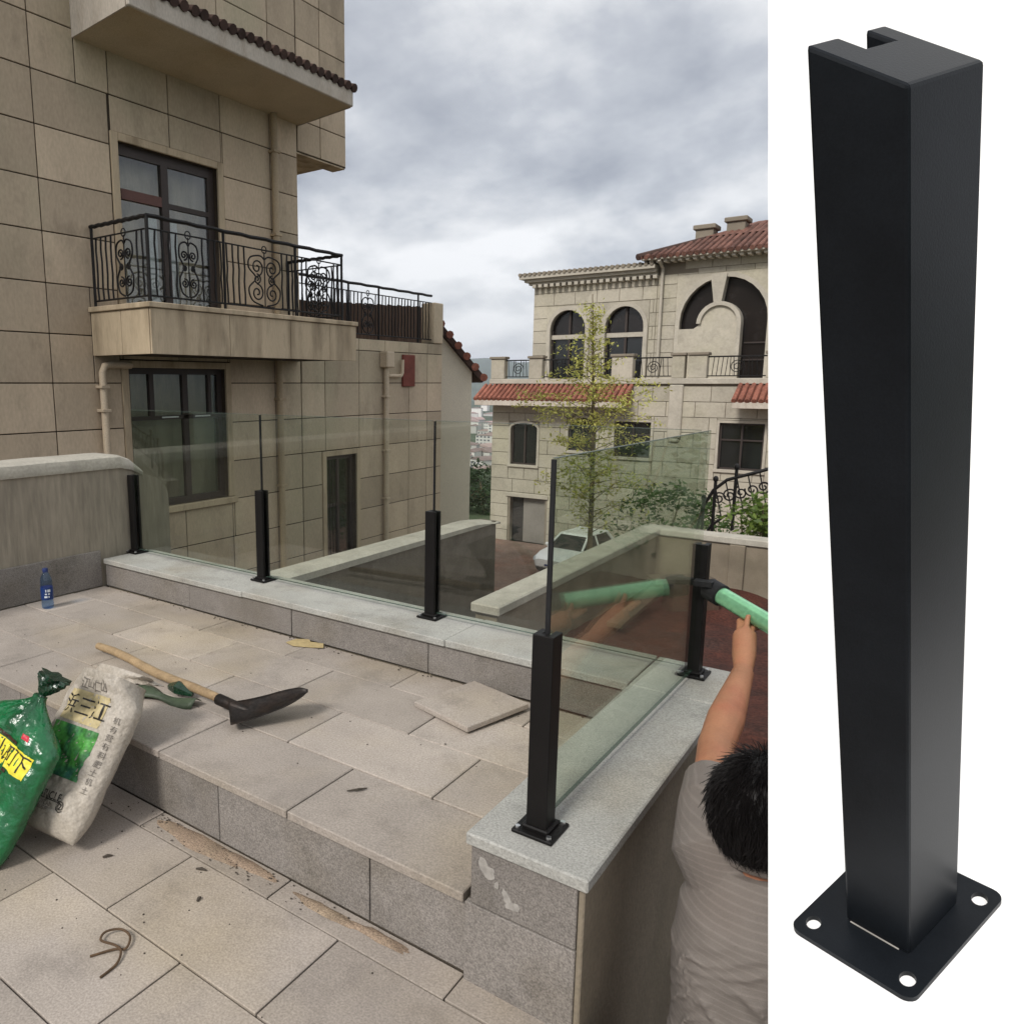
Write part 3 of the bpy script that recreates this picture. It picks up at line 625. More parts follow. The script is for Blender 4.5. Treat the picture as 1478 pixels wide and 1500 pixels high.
# roof terrace of the wing
iron_rail(H, (XF-0.06, 10.06), (XF-0.06, 14.33), 2.33, 3.36, 0.11, (1.4, 2.35, 3.75), ((2.0, 0.36),))
kid(H, MB().cbox(XF-0.34, XF+0.02, 14.34, 14.7, 2.335, 3.22, .02), 'pillar', 'facade')
for i in range(48):
    y = 10.15 + 0.128*i
    kid(H, MB().cbox(-10.62, -10.59, y, y+0.122, 2.29, 3.04 + 0.006*i + 0.012*math.sin(i*2.2), .003), 'fence_plank', 'brown_plank')
# upper roof of the house (out of frame)
kid(H, MB().prism([(-1.9, 10.2), (11.6, 10.2), (11.6, 10.4), (5, 12.5), (-1.9, 12.5)], -17, XF+0.3, 'x'), 'roof', 'roof_dark')

# ---- gable house beyond ------------------------------------------------------
G = thing('gable_house', (-9.97, 17, -6), 'plain cream gable wall with a steep brown tiled edge beside the beige house', 'house')
G.rotation_euler = (0, 0, R(40))
kid_l = lambda p, mb, n, mt, sm=False: mb.build(n, mt, p, sm)      # shapes in the house's own metres
kid_l(G, MB().prism([(-5, 0), (0, 0), (0, 7.75), (-0.85, 8.72), (-5, 8.3)], 0, 7, 'y'), 'wall', 'white_wall')
rf = kid_l(G, MB().prism([(-0.87, 8.78), (0.24, 7.48), (0.34, 7.58), (-0.87, 9.0)], -0.2, 7.2, 'y'), 'roof', 'roof_dark')
kid_l(G, MB().prism([(-5.1, 8.32), (-0.88, 8.76), (-0.88, 8.98), (-5.1, 8.5)], -0.2, 7.2, 'y'), 'roof', 'roof_dark')
for i in range(6):
    t = i/5; xx = 0.27 - 1.1*t; zc = 7.56 + 1.32*t
    kid_l(rf, MB().tube([(xx, -0.24, zc+0.05), (xx, 7.2, zc+0.05)], 0.10, 8), 'roof_tile', 'roof_red', True)

# ---- far villa ----------------------------------------------------------------
VL = thing('villa', (-10, 33, -6), 'pale stone villa with arched terrace openings and red tiled roofs', 'house')
YV, YU = 32.0, 34.5
def archpoly(x0, x1, z0, zs, zt, n=14): return [(x0, z0), (x1, z0)] + arc((x0+x1)/2, zs, (x1-x0)/2, zt-zs, 0, 180, n)
ow = [(-16.55, -14.75, -6.0, -3.85), (-16.6, -15.25, -2.3, -0.38), (-13.75, -12.45, -1.5, -0.05), (-11.65, -10.1, -1.65, -0.15), (-7.42, -5.78, -1.92, -0.08)]
hl = [[(a, c), (b, c), (b, d), (a, d)] for a, b, c, d in ow]
hl[1] = archpoly(-16.6, -15.25, -2.3, -0.62, -0.35); hl[2] = archpoly(-13.75, -12.45, -1.5, -0.62, -0.02)
shape2d('wall', 'villa_joint', [(-17.6, -6.1), (-1.0, -6.1), (-1.0, 1.62), (-17.6, 1.62)], hl, 0.3, 'y', YV+0.19, VL)
kid(VL, MB().box(-17.55, -1.05, YV+0.35, 42, -6.1, 1.3), 'wall', 'villa_stone')
zl = [-6.1 + 0.62*k for k in range(13)]
sk = [(a-0.1, b+0.1, c-(0.12 if c > -5 else 0), d+0.1) for a, b, c, d in ow]
for r_, (c, d) in enumerate(zip(zl, zl[1:])):
    xs = [-17.6] + [-17.6 + 1.15*k + (0.575 if r_ % 2 else 0) for k in range(1, 13)] + [-3.0]
    for a, b in zip(xs, xs[1:]):
        for q in rects_minus((a, b, c, min(d, 1.62)), sk): panel('stone_panel', 'villa_stone', *q, 'y', YV, 0.03, 0.022, VL, 0.008)
for k, (a, b, c, d) in enumerate(ow[1:]):
    f = MB().box(a, b, YV+0.12, YV+0.18, c, c+0.07).box(a, b, YV+0.12, YV+0.18, d-0.07, d+0.0).box(a, a+0.07, YV+0.12, YV+0.18, c, d).box(b-0.07, b, YV+0.12, YV+0.18, c, d).box((a+b)/2-0.035, (a+b)/2+0.035, YV+0.115, YV+0.18, c, d)
    if k > 1: f.box(a, b, YV+0.117, YV+0.18, c+(d-c)*.62, c+(d-c)*.62+0.06)
    w = kid(VL, f, 'window', 'window_frame')
    kid(w, MB().box(a, b, YV+0.2, YV+0.22, c, d+0.03), 'pane', 'villa_glass')
    kid(w, MB().cbox(a-0.12, b+0.12, YV-0.09, YV+0.1, c-0.12, c, .01), 'sill', 'villa_trim')
    if k in (0, 1): shape2d('surround', 'villa_trim', archpoly(a-0.11, b+0.11, c, -0.62, d+0.12), [archpoly(a, b, c+0.002, -0.62, d+0.02)], 0.12, 'y', YV+0.03, w)
    else: shape2d('surround', 'villa_trim', [(a-0.1, c), (b+0.1, c), (b+0.1, d+0.1), (a-0.1, d+0.1)], [[(a, c+.001), (b, c+.001), (b, d), (a, d)]], 0.12, 'y', YV+0.03, w)
gd = kid(VL, MB().box(-16.55, -15.95, YV+0.30, YV+0.345, -6, -3.85), 'garage_shade_panel', 'dark_room')  # dark panel paints the shade inside the open garage
kid(VL, MB().box(-15.95, -14.75, YV+0.27, YV+0.345, -6, -3.85), 'garage_door', 'villa_door')
kid(VL, MB().cbox(-16.75, -14.6, YV-0.06, YV+0.1, -3.84, -3.66, .01), 'lintel', 'villa_trim')
# tiled skirt roofs
def skirt(x0, x1, zf):
    s = kid(VL, MB().prism([(YV-0.95, zf), (YV-0.95, zf-0.22), (YV-0.02, zf-0.22), (YV-0.02, zf+0.62)], x0, x1, 'x'), 'skirt_roof', 'roof_red')
    kid(s, MB().cbox(x0-0.05, x1+0.05, YV-1.02, YV-0.952, zf-0.26, zf-0.015, .01), 'fascia', 'fascia')
    kid(s, MB().box(x0, x1, YV-0.95, YV-0.02, zf-0.255, zf-0.222), 'soffit', 'villa_trim')
    n = int((x1-x0)/0.235)
    for i in range(n+1):
        xx = x0 + (x1-x0)*i/n
        kid(s, MB().tube([(xx, YV-1.06, zf+0.02), (xx, YV-0.02, zf+0.66)], [0.095, 0.085], 8), 'roof_tile', 'roof_red', smooth=True)
skirt(-17.95, -11.0, 0.72); skirt(-6.75, -2.0, 0.78)
# terrace parapet, pillars and railings
kid(VL, MB().cbox(-17.75, -1.0, YV-0.1, YV+0.3, 1.43, 1.66, .02), 'terrace_edge', 'villa_trim')
kid(VL, MB().box(-17.5, -1.0, YV+0.305, YU, 1.31, 1.6), 'terrace_floor', 'villa_trim')
pil = [(-17.7, -17.0), (-15.75, -15.1), (-11.9, -11.0), (-9.4, -8.9), (-8.75, -8.05), (-5.9, -5.1)]
for a, b in pil:
    p = kid(VL, MB().cbox(a, b, YV-0.06, YV+0.3, 1.662, 2.56, .02), 'parapet_pillar', 'villa_stone')
    kid(p, MB().cbox(a-0.06, b+0.06, YV-0.12, YV+0.36, 2.562, 2.68, .02), 'pillar_cap', 'villa_joint')
kid(VL, MB().cbox(-9.42, -8.88, YV-0.12, YV+0.12, -0.75, 1.4, .03).cbox(-9.36, -8.94, YV-0.1, YV+0.1, -0.95, -0.75, .06), 'bracket_column', 'villa_trim')
for a, b in ((-17.0, -15.75), (-15.1, -13.2), (-13.2, -11.9), (-11.0, -9.4), (-8.05, -5.9), (-5.1, -3.0)):
    m = MB(); m.tube([(a, YV+0.12, 2.5), (b, YV+0.12, 2.5)], 0.03, 6); m.tube([(a, YV+0.12, 1.75), (b, YV+0.12, 1.75)], 0.022, 6)
    n = int((b-a)/0.16)
    for i in range(1, n): m.tube([(a+(b-a)*i/n, YV+0.12, 1.75), (a+(b-a)*i/n + random.choice((-.06, 0, .06)), YV+0.12, 2.5)], 0.014, 5)
    m.tube(spiral(((a+b)/2, YV+0.12, 2.1), 0.28, 2, 'x'), 0.018, 5)
    kid(VL, m, 'railing', 'iron')
# upper storey
ua = [(-15.95, -14.15, 1.6, 3.95, 4.88), (-13.25, -11.45, 1.6, 3.95, 4.9), (-9.95, -6.45, 1.6, 4.05, 5.85)]
shape2d('wall', 'villa_joint', [(-16.85, 1.6), (-3.0, 1.6), (-3.0, 6.85), (-10.95, 6.85), (-10.95, 6.1), (-16.85, 6.1)], [archpoly(*q) for q in ua], 0.3, 'y', YU+0.18, VL)
zl = [1.62 + 0.58*k for k in range(11)]
for r_, (c, d) in enumerate(zip(zl, zl[1:])):
    top = 6.1
    xs = [-16.85] + [-16.85 + 1.05*k + (0.5 if r_ % 2 else 0) for k in range(1, 10)]
    xs = [q for q in xs if q < -11.1] + [-10.97] + [-10.95 + 1.1*k + (0.55 if r_ % 2 else 0) for k in range(1, 8)] + [-3.0]
    for a, b in zip(xs, xs[1:]):
        t = 6.1 if a < -10.96 else 6.83
        if c > t-0.1: continue
        for q in rects_minus((a, b, c, min(d, t)), [(q0-0.18, q1+0.18, q2, q4+0.18) for q0, q1, q2, q3, q4 in ua]): panel('stone_panel', 'villa_stone', *q, 'y', YU, 0.03, 0.02, VL, 0.008)
for k, (a, b, c, s, t) in enumerate(ua):      # arch surrounds fill the square around each arch
    shape2d('arch_surround', 'villa_stone', [(a-0.178, c), (b+0.178, c), (b+0.178, t+0.178), (a-0.178, t+0.178)], [archpoly(a+0.0, b-0.0, c+0.001, s, t)], 0.06, 'y', YU+0.004, VL)
    shape2d('arch_moulding', 'villa_trim', archpoly(a-0.16, b+0.16, c, s, t+0.16), [archpoly(a+0.02, b-0.02, c+0.001, s, t-0.02)], 0.14, 'y', YU-0.01, VL)
for k, (a, b, c, s, t) in enumerate(ua[:2]):
    w = kid(VL, MB().box(a, b, YU+0.20, YU+0.26, s-0.45, s-0.2).box((a+b)/2-0.05, (a+b)/2+0.05, YU+0.2, YU+0.26, c, t).box(a, a+0.08, YU+0.2, YU+0.26, c, s).box(b-0.08, b, YU+0.2, YU+0.26, c, s), 'arched_window', 'window_frame')
    kid(w, MB().box(a, b, YU+0.17, YU+0.198, s-0.42, s-0.22), 'band', 'villa_trim')
    kid(w, MB().box(a, b, YU+0.30, YU+0.33, c, s-0.2), 'pane', 'villa_glass'); kid(w, MB().box(a-.05, b+.05, YU+0.30, YU+0.33, s-0.199, t+.05), 'pane', 'villa_brown_glass')
w = kid(VL, MB().box(-10.1, -6.3, YU+0.33, YU+0.36, 1.6, 6.2), 'arched_window', 'villa_brown_glass')
shape2d('arch_infill', 'villa_stone', [(-9.93, 1.6), (-7.5, 1.6)] + arc(-8.3, 3.95, 0.8, 0.8, 0, 180, 14) + [(-9.1, 3.9), (-9.3, 3.75), (-9.93, 3.75)], [], 0.34, 'y', YU+0.02, VL)
shape2d('infill_moulding', 'villa_trim', [(-7.42, 1.6)] + arc(-8.3, 3.95, 0.88, 0.88, 0, 180, 14) + arc(-8.3, 3.95, 0.72, 0.72, 180, 0, 14) + [(-7.58, 1.6)], [], 0.5, 'y', YU-0.02, VL)
kid(VL, MB().prism([(-8.75, 5.95), (-8.1, 5.95), (-8.28, 4.7), (-8.55, 4.7)], YU-0.16, YU+0.3, 'y'), 'keystone', 'villa_trim')
for zz_ in (2.4, 3.1): kid(w, MB().box(-7.35, -6.5, YU+0.26, YU+0.325, zz_, zz_+0.06), 'glazing_bar', 'window_frame')
# cornice and roofs
cn = kid(VL, MB().box(-17.05, -10.97, YU-0.2, YU+0.5, 6.1, 6.22).box(-17.2, -10.97, YU-0.38, YU+0.5, 6.22, 6.36).box(-17.4, -10.97, YU-0.55, YU+0.5, 6.36, 6.52), 'cornice', 'villa_trim')
for i in range(20): kid(cn, MB().cbox(-16.8+0.3*i, -16.62+0.3*i, YU-0.34, YU-0.03, 5.95, 6.1, .01), 'cornice_bracket', 'villa_trim')
for i in range(26): kid(cn, MB().tube([(-17.35+0.25*i, YU-0.60, 6.56), (-17.35+0.25*i, YU+0.5, 6.60)], 0.085, 8), 'roof_tile', 'villa_joint', smooth=True)
kid(VL, MB().box(-16.8, -10.95, YU+0.34, 42, 1.35, 6.5), 'wall', 'villa_stone')
kid(VL, MB().box(-10.9, -3.0, YU+0.37, 42, 1.35, 6.8), 'wall', 'villa_stone')
def hip(x0, x1, y0, y1, z0, rise, inset):
    m = MB(); m.add([(x0,y0,z0),(x1,y0,z0),(x1,y1,z0),(x0,y1,z0),(x0+inset,(y0+y1)/2,z0+rise),(x1-inset,(y0+y1)/2,z0+rise)], [(0,1,5,4),(1,2,5),(2,3,4,5),(3,0,4),(0,3,2,1)]); return m
r_ = kid(VL, hip(-11.6, -2.0, YU-0.75, 43, 6.76, 1.75, 4.0), 'roof', 'roof_brown')
def tilerow(par, p, q, r, mat): kid(par, MB().tube([p, q], r, 8), 'roof_tile', mat, smooth=True)
for i in range(36):
    xx = -11.55 + 0.262*i; L = max(0.05, min(1, (xx+11.6)/4.0)); yy = (YU-0.75) + 4.62*L
    tilerow(r_, (xx, YU-0.80, 6.78), (xx, yy, 6.78+1.75*L), 0.10, 'roof_brown')
tilerow(r_, (-11.65, YU-0.8, 6.82), (-7.6, 38.9, 8.55), 0.14, 'roof_dark')
for i in range(30): kid(VL, MB().cbox(-11.2+0.3*i, -11.05+0.3*i, YU-0.6, YU-0.03, 6.56, 6.75, .01), 'eave_bracket', 'villa_trim')
kid(VL, MB().box(-11.5, -2.1, YU-0.72, YU+0.4, 6.68, 6.758), 'eave', 'villa_trim')
for x0, yy, h in ((-10.1, 36.6, 8.2), (-8.9, 37.0, 8.45)):
    c_ = kid(VL, MB().cbox(x0, x0+0.75, yy, yy+0.8, 7.4, h, .02), 'chimney', 'villa_joint'); kid(c_, MB().cbox(x0-0.1, x0+0.85, yy-0.1, yy+0.9, h, h+0.2, .03), 'chimney_cap', 'villa_joint')
kid(VL, hip(-9.6, -1.5, 36.2, 41.5, 7.8, 0.9, 1.6), 'roof', 'roof_brown')
pp = kid(VL, MB().tube([(-10.75, YU-0.7, 6.65), (-10.75, YU-0.12, 6.35), (-10.75, YU-0.12, 1.7)], 0.07, 8), 'downpipe', 'villa_trim', smooth=True)

# ---- city in the valley, seen in the gap between the houses
random.seed(11)
gd_ = V((-0.495, 0.869, 0)); gs = V((0.869, 0.495, 0))
bt = {}
for k in range(80):
    dist = 300 * (6.5 ** (k/79)) ; lat = random.uniform(-0.07, 0.05)*dist
    p = gd_*dist + gs*lat
    w, dpt, h = random.uniform(9, 22), random.uniform(9, 16), random.choice((4, 6, 7, 9, 12, 15 if dist > 700 else 8, 24 if dist > 1000 else 7))
    z = ground_z(p.x, p.y)
    o = thing('city_building', (p.x, p.y, z), 'tiny pale city block far down in the valley', 'building', 'city blocks down in the valley')
    o.rotation_euler = (0, 0, random.uniform(-0.6, 0.6))
    MB().box(-w/2, w/2, -dpt/2, dpt/2, -3, h).build('wall', 'city_white', o)
    MB().prism([(-w/2-.5, h), (w/2+.5, h), (w*0.2, h+random.uniform(1, 3)), (-w*0.2, h+random.uniform(1, 3))], -dpt/2-.5, dpt/2+.5, 'y').build('roof', 'city_roof', o)
    if dist < 900:
        m = MB()
        for zf in range(int(h/3)):
            for q in range(int(w/4)): m.box(-w/2+1+q*4, -w/2+3+q*4, -dpt/2-.08, -dpt/2+.05, 1+zf*3, 2.4+zf*3)
        if m.v: m.build('windows', 'city_window', o)

# ================================================================== TREES
def leaves(m, c, r, n, size, rng, flat=1.0, droop=0.0):
    for _ in range(n):
        while True:
            q = V((rng.uniform(-1,1), rng.uniform(-1,1), rng.uniform(-1,1)))
            if 0.15 < q.length < 1: break
        p = V(c) + V((q.x*r[0], q.y*r[1], q.z*r[2]))
        d = V((rng.gauss(0,1), rng.gauss(0,1), rng.gauss(0,0.6)-droop)).normalized()
        s = d.cross(V((rng.gauss(0,1), rng.gauss(0,1), rng.gauss(0,1)*flat+0.2))).normalized()
        L = size*rng.uniform(.6, 1.4); Wd = L*rng.uniform(.28, .5)
        m.add([p - d*L*.5, p + s*Wd*.5, p + d*L*.5, p - s*Wd*.5], [(0, 1, 2, 3)])
def tree(name, base, h, crown_c, crown_r, nclump, per, size, mat, label, group=None, seed=1, trunk_r=0.12, cr=0.3, cat='tree'):
    rng = random.Random(seed); t = thing(name, base, label, cat, group); B = V(base)
    lean = V((rng.uniform(-.2,.2), rng.uniform(-.2,.2), 0))
    pth = [B + lean*(k/5)**2 + V((0,0,h*0.8*k/5)) for k in range(6)]
    tm = MB().tube(pth, [trunk_r*(1-0.75*k/5) for k in range(6)], 9)
    cm = MB(); C = V(crown_c)
    for k in range(nclump):
        while True:
            q = V((rng.uniform(-1,1), rng.uniform(-1,1), rng.uniform(-1,1)))
            if q.length < 1: break
        p = C + V((q.x*crown_r[0], q.y*crown_r[1], q.z*crown_r[2])); rr = cr*rng.uniform(.6, 1.4)
        leaves(cm, p, (rr, rr, rr*.7), per, size, rng)
        if k % 4 == 0:
            a = B + lean + V((0,0,h*0.8*rng.uniform(.4, 1))); mid = (a+p)/2 + V((0,0,-0.1*h*.1))
            tm.tube([a, mid, p], [trunk_r*.35, trunk_r*.22, trunk_r*.08], 6)
    kid(t, tm, 'trunk', 'bark', smooth=True)
    d = org(t); cm.v = [(x-d.x, y-d.y, z-d.z) for x, y, z in cm.v]
    me = bpy.data.meshes.new('crown'); me.from_pydata(cm.v, [], cm.f); me.materials.append(M[mat]); link('crown', me, t)
    return t
# slender yellow-green tree in front of the villa
rng = random.Random(5); BT = (-8.42, 21.6, -6.0)
t = thing('slender_tree', BT, 'slender yellow-green tree with a thin leader rising in front of the villa', 'tree')
tm = MB().tube([(-8.42, 21.6, -6), (-8.45, 21.6, -2), (-8.55, 21.62, 1.0), (-8.72, 21.62, 4.0)], [0.10, 0.075, 0.05, 0.012], 8)
cm = MB()
for k in range(110):
    z = -2.9 + 6.6*(k/109)**0.9; u = (z+2.9)/6.6; a = k*2.4 + rng.uniform(-.7, .7)
    L = (1.75*(1-u)**0.8 + 0.12)*rng.choice((.35, .6, .8, 1.0, 1.25))
    if 0.42 < u < 0.66: L *= 1.5
    if u > .8: L *= .6
    x0 = -8.45 - 0.25*max(0, (z+2)/6)
    tip = V((x0 + L*math.cos(a), 21.6 + L*math.sin(a), z + L*rng.uniform(-.15, .55)))
    st = V((x0, 21.6, z-0.1)); mid = (st+tip)/2 + V((0,0,.10*L))
    tm.tube([st, mid, tip], [0.014, 0.009, 0.003], 5)
    ns = max(2, int(L*6))
    for s in range(ns):
        f = 0.25 + 0.75*s/(ns-1); p = st.lerp(mid, f*2) if f < .5 else mid.lerp(tip, f*2-1)
        p = p + V((rng.gauss(0,.09), rng.gauss(0,.09), rng.gauss(0,.07)))
        for _ in range(rng.choice((6, 12, 20))):
            q = p + V((rng.gauss(0,.13), rng.gauss(0,.13), rng.gauss(0,.07))); dd = V((rng.gauss(0,1), rng.gauss(0,1), rng.gauss(-.35,.5))).normalized()
            ss = dd.cross(V((rng.gauss(0,.5), rng.gauss(0,.5), 1))).normalized(); LL = rng.uniform(.07, .16); ww = LL*rng.uniform(.14, .26)
            cm.add([q - dd*LL*.5, q + ss*ww, q + dd*LL*.5, q - ss*ww], [(0, 1, 2, 3)])
kid(t, tm, 'trunk', 'bark', smooth=True)
d = org(t); cm.v = [(x-d.x, y-d.y, z-d.z) for x, y, z in cm.v]
me = bpy.data.meshes.new('crown'); me.from_pydata(cm.v, [], cm.f); me.materials.append(M['leaf_bamboo']); link('crown', me, t)
tree('bushy_tree', (-4.9, 17.5, -6), 4.6, (-4.9, 17.5, -1.9), (1.3, 1.2, 1.2), 40, 60, 0.13, 'leaf_green', 'leafy tree growing behind the corner of the yard wall', seed=4, cr=.36)
tree('valley_tree', (-24.6, 45.5, -9.5), 4, (-24.6, 45.5, -5.6), (2.6, 2.3, 1.9), 60, 70, 0.3, 'leaf_dark', 'dense dark green tree in the gap between the houses', seed=8, trunk_r=.2, cr=.7)
tree('valley_tree', (-28.8, 47.0, -9.5), 4, (-28.8, 47.0, -5.9), (2.4, 2.3, 1.8), 46, 70, 0.3, 'leaf_dark', 'dark green tree partly hidden behind the cream gable wall', seed=9, trunk_r=.2, cr=.7)
tree('valley_shrub', (-21.6, 38.5, -6.0), 2.2, (-21.6, 38.5, -5.4), (1.7, 1.5, 1.0), 40, 60, 0.22, 'leaf_dark', 'low dark green shrub at the foot of the gap between the houses', seed=31, trunk_r=.1, cr=.5, cat='shrub')
tree('garden_shrub', (-1.75, 11.0, -6), 4.6, (-1.75, 11.0, -0.45), (0.6, 0.45, 0.55), 44, 60, 0.09, 'leaf_bright', 'bright green shrub beside the curved iron stair rail', seed=12, cr=.22, cat='shrub')
tree('garden_shrub', (-0.4, 11.0, -6), 4.6, (-0.4, 11.0, -0.6), (1.0, 0.7, 0.8), 40, 60, 0.09, 'leaf_bright', 'wide bright green shrub behind the capped yard wall', seed=13, cr=.25, cat='shrub')
# garden trees to the right of the terrace; the tall glass mirrors them
for k, (x, y, h, s, mt, lb) in enumerate(((2.6, 9.9, 4.4, 21, 'leaf_dark', 'dark garden tree mirrored in the tall glass'), (4.6, 12.5, 5.2, 22, 'leaf_green', 'broad garden tree standing beyond the mirrored dark tree'), (3.2, 6.6, 3.0, 23, 'leaf_green', 'small garden tree growing on the red earth'))):
    zb = -1.0 if y < 9.3 else -6
    tree('garden_tree', (x, y, zb), h if zb > -2 else h+5, (x, y, 0.6), (1.5, 1.6, 1.7), 50, 50, 0.16, mt, lb, seed=s, cr=.42)

# stair rail beyond the yard wall
sr = thing('stair_rail', (-2.9, 12.0, -1.4), 'curved black wrought-iron stair rail behind the yard wall', 'railing')
pth = [(-3.0, 12, -0.75), (-2.93, 12, -0.38), (-2.8, 12, -0.12), (-2.62, 12, 0.05), (-2.2, 12, 0.2), (-1.4, 12, 0.52)]
kid(sr, MB().tube(pth, 0.025, 8), 'handrail', 'iron', smooth=True)
kid(sr, MB().tube([(x, y, z-0.55) for x, y, z in pth[1:]], 0.02, 8), 'rail', 'iron', smooth=True)
for x, z in ((-2.93, -0.4), (-2.78, -0.1), (-2.5, 0.1)): kid(sr, MB().tube([(x, 12, z+0.12), (x, 12, -1.6)], 0.024, 8).ell((x, 12, z+0.15), (.04,.04,.05), 8, 6), 'railing_post', 'iron')
for i in range(9):
    x = -2.72 + 0.15*i; zt = 0.0 + 0.37*(x+2.72)
    kid(sr, MB().tube(spiral((x, 12, zt-0.24), 0.1, 1.6, 'x', i, 1), 0.012, 6).tube([(x-.07, 12, zt-0.02), (x+.05, 12, zt-.5)], 0.01, 6), 'scroll', 'iron', smooth=True)
tag(MB().prism([(-3.2, -1.9), (1.5, -1.9), (1.5, 0.0), (-1.4, -0.05), (-2.9, -0.95), (-3.2, -1.0)], 11.9, 12.3, 'y').build('stair_wall', 'villa_trim'), 'pale sloping stair wall carrying the curved iron rail', 'wall')
tag(MB().box(-3.2, 6, 11.85, 12.35, -6.1, -1.9).build('stair_base', 'villa_trim'), kind='structure')

# ================================================================== CAR
def make_car(loc, rz):
    c = thing('parked_car', loc, 'white car parked in front of the villa garage', 'car'); c.rotation_euler = (0, 0, rz)
    # local: x across, y forward (front at +y), z up
    st = [(-2.15, .55, .95, .78), (-2.05, .34, 1.0, .84), (-1.4, .24, 1.02, .89), (0, .22, .98, .9), (0.9, .22, .95, .89), (1.5, .24, .90, .86), (1.95, .28, .80, .78), (2.13, .36, .68, .64)]
    m = MB()
    for y, z0, z1, w in st:
        zm = (z0+z1)/2
        m.v += [(-w*.92, y, z0), (-w, y, z0+.16), (-w*1.01, y, zm+.05), (-w*.95, y, z1-.05), (-w*.8, y, z1), (w*.8, y, z1), (w*.95, y, z1-.05), (w*1.01, y, zm+.05), (w, y, z0+.16), (w*.92, y, z0)]
    for i in range(len(st)-1):
        for j in range(10): m.f.append((i*10+j, i*10+(j+1)%10, (i+1)*10+(j+1)%10, (i+1)*10+j))
    m.f.append(tuple(range(10))); m.f.append(tuple((len(st)-1)*10+j for j in range(10)))
    b = m.build('body', 'car_white', c, True)
    def cabin(y0, y1, y2, y3, w0, w1, zb, zt, nm, mt):
        k = MB(); k.add([(-w0,y0,zb),(w0,y0,zb),(w0,y3,zb),(-w0,y3,zb),(-w1,y1,zt),(w1,y1,zt),(w1,y2,zt),(-w1,y2,zt)], [(0,1,2,3),(4,5,6,7),(0,1,5,4),(1,2,6,5),(2,3,7,6),(3,0,4,7)]); return k.build(nm, mt, c, bevel=.02)
    cabin(-1.85, -1.35, .25, .98, .76, .58, .94, 1.42, 'cabin', 'car_black')
    rf_ = cabin(-1.42, -1.30, .22, .32, .62, .56, 1.395, 1.47, 'roof', 'car_white')
    for s in (-1, 1):
        MB().tube([(s*.755, .99, .95), (s*.60, .27, 1.42)], .045, 8).build('pillar', 'car_white', c)
        MB().tube([(s*.765, -.35, .95), (s*.61, -.3, 1.42)], .04, 8).build('pillar', 'car_white', c)
        MB().tube([(s*.76, -1.7, .98), (s*.60, -1.32, 1.42)], .07, 8).build('pillar', 'car_white', c)
        MB().tube([(s*.61, .26, 1.43), (s*.61, -1.35, 1.43)], .035, 8).build('roof_rail', 'car_white', c)
        MB().prism([(1.78, .56), (2.02, .58), (1.99, .70), (1.74, .76)], s*.50, s*.80, 'x').build('headlight', 'car_lamp', c)
        MB().ell((s*.93, .75, 1.0), (.1, .06, .07), 10, 8).build('mirror', 'car_white', c, True)
        for y in (-1.35, 1.32):
            wv_ = MB().tube([(s*.70, y, .32), (s*.90, y, .32)], .325, 22).build('wheel', 'rubber', c, True)
            MB().tube([(s*.89, y, .32), (s*.912, y, .32)], .22, 16).build('rim', 'rim', wv_)
        for y0, y1 in ((-.3, .82), (-1.3, -.36)): MB().tube([(s*.91, y1-.8, .78), (s*.92, y1-.66, .78)], .018, 6).build('door_handle', 'car_black', c)
    MB().cbox(-.42, .42, 1.98, 2.125, .52, .66, .02).build('grille', 'car_black', c)
    MB().cbox(-.62, .62, 2.02, 2.13, .30, .42, .02).build('lower_grille', 'car_black', c)
    MB().cbox(-.22, .22, 2.10, 2.15, .43, .51, .005).build('number_plate', 'bottle_label', c)
    MB().ell((0, 2.12, .6), (.05, .015, .05), 10, 8).build('badge', 'bare_metal', c)
    return c
make_car((-11.75, 28.7, -5.985), R(180-6))

# ================================================================== RAILING POSTS AND GLASS
ZC = 0.411
def make_post(loc, rz, label):
    p = thing('railing_post', loc, label, 'post', 'black posts standing on the terrace wall')
    p.rotation_euler = (0, 0, rz)
    a = 0.026; s = 0.009; d = 0.034
    b = MB().prism([(-a,-a),(a,-a),(a,a),(s,a),(s,a-d),(-s,a-d),(-s,a),(-a,a)], 0.008, 0.495, 'z').build('shaft', 'post_black', p, bevel=0.002)
    MB().cbox(-0.052, 0.052, -0.052, 0.052, 0.0, 0.009, .002).build('base_plate', 'post_black', p)
    for x in (-1, 1):
        for y in (-1, 1): MB().tube([(x*.04, y*.04, .009), (x*.04, y*.04, .016)], .0065, 6).build('bolt', 'bare_metal', p)
    MB().cbox(-0.034, 0.034, -0.034, 0.034, 0.0085, 0.02, .003).build('collar', 'post_black', p)
    return p
PX = {'a': (-0.70, 1.56), 'b': (-0.68, 2.81), 'c': (-1.835, 2.81), 'd': (-2.935, 2.81), 'e': (-4.08, 2.81)}
make_post((*PX['a'], ZC), 0, 'square black post at the cut end of the coping, holding the tall glass')
make_post((*PX['b'], ZC), 0, 'square black post at the outer corner of the coping beside the green tube')
make_post((*PX['c'], ZC), R(-90), 'square black post on the back coping in front of the brown passage wall')
make_post((*PX['d'], ZC), R(-90), 'square black post on the back coping below the narrow side door')
make_post((*PX['e'], ZC), R(-90), 'square black post against the rounded end of the stucco wall')
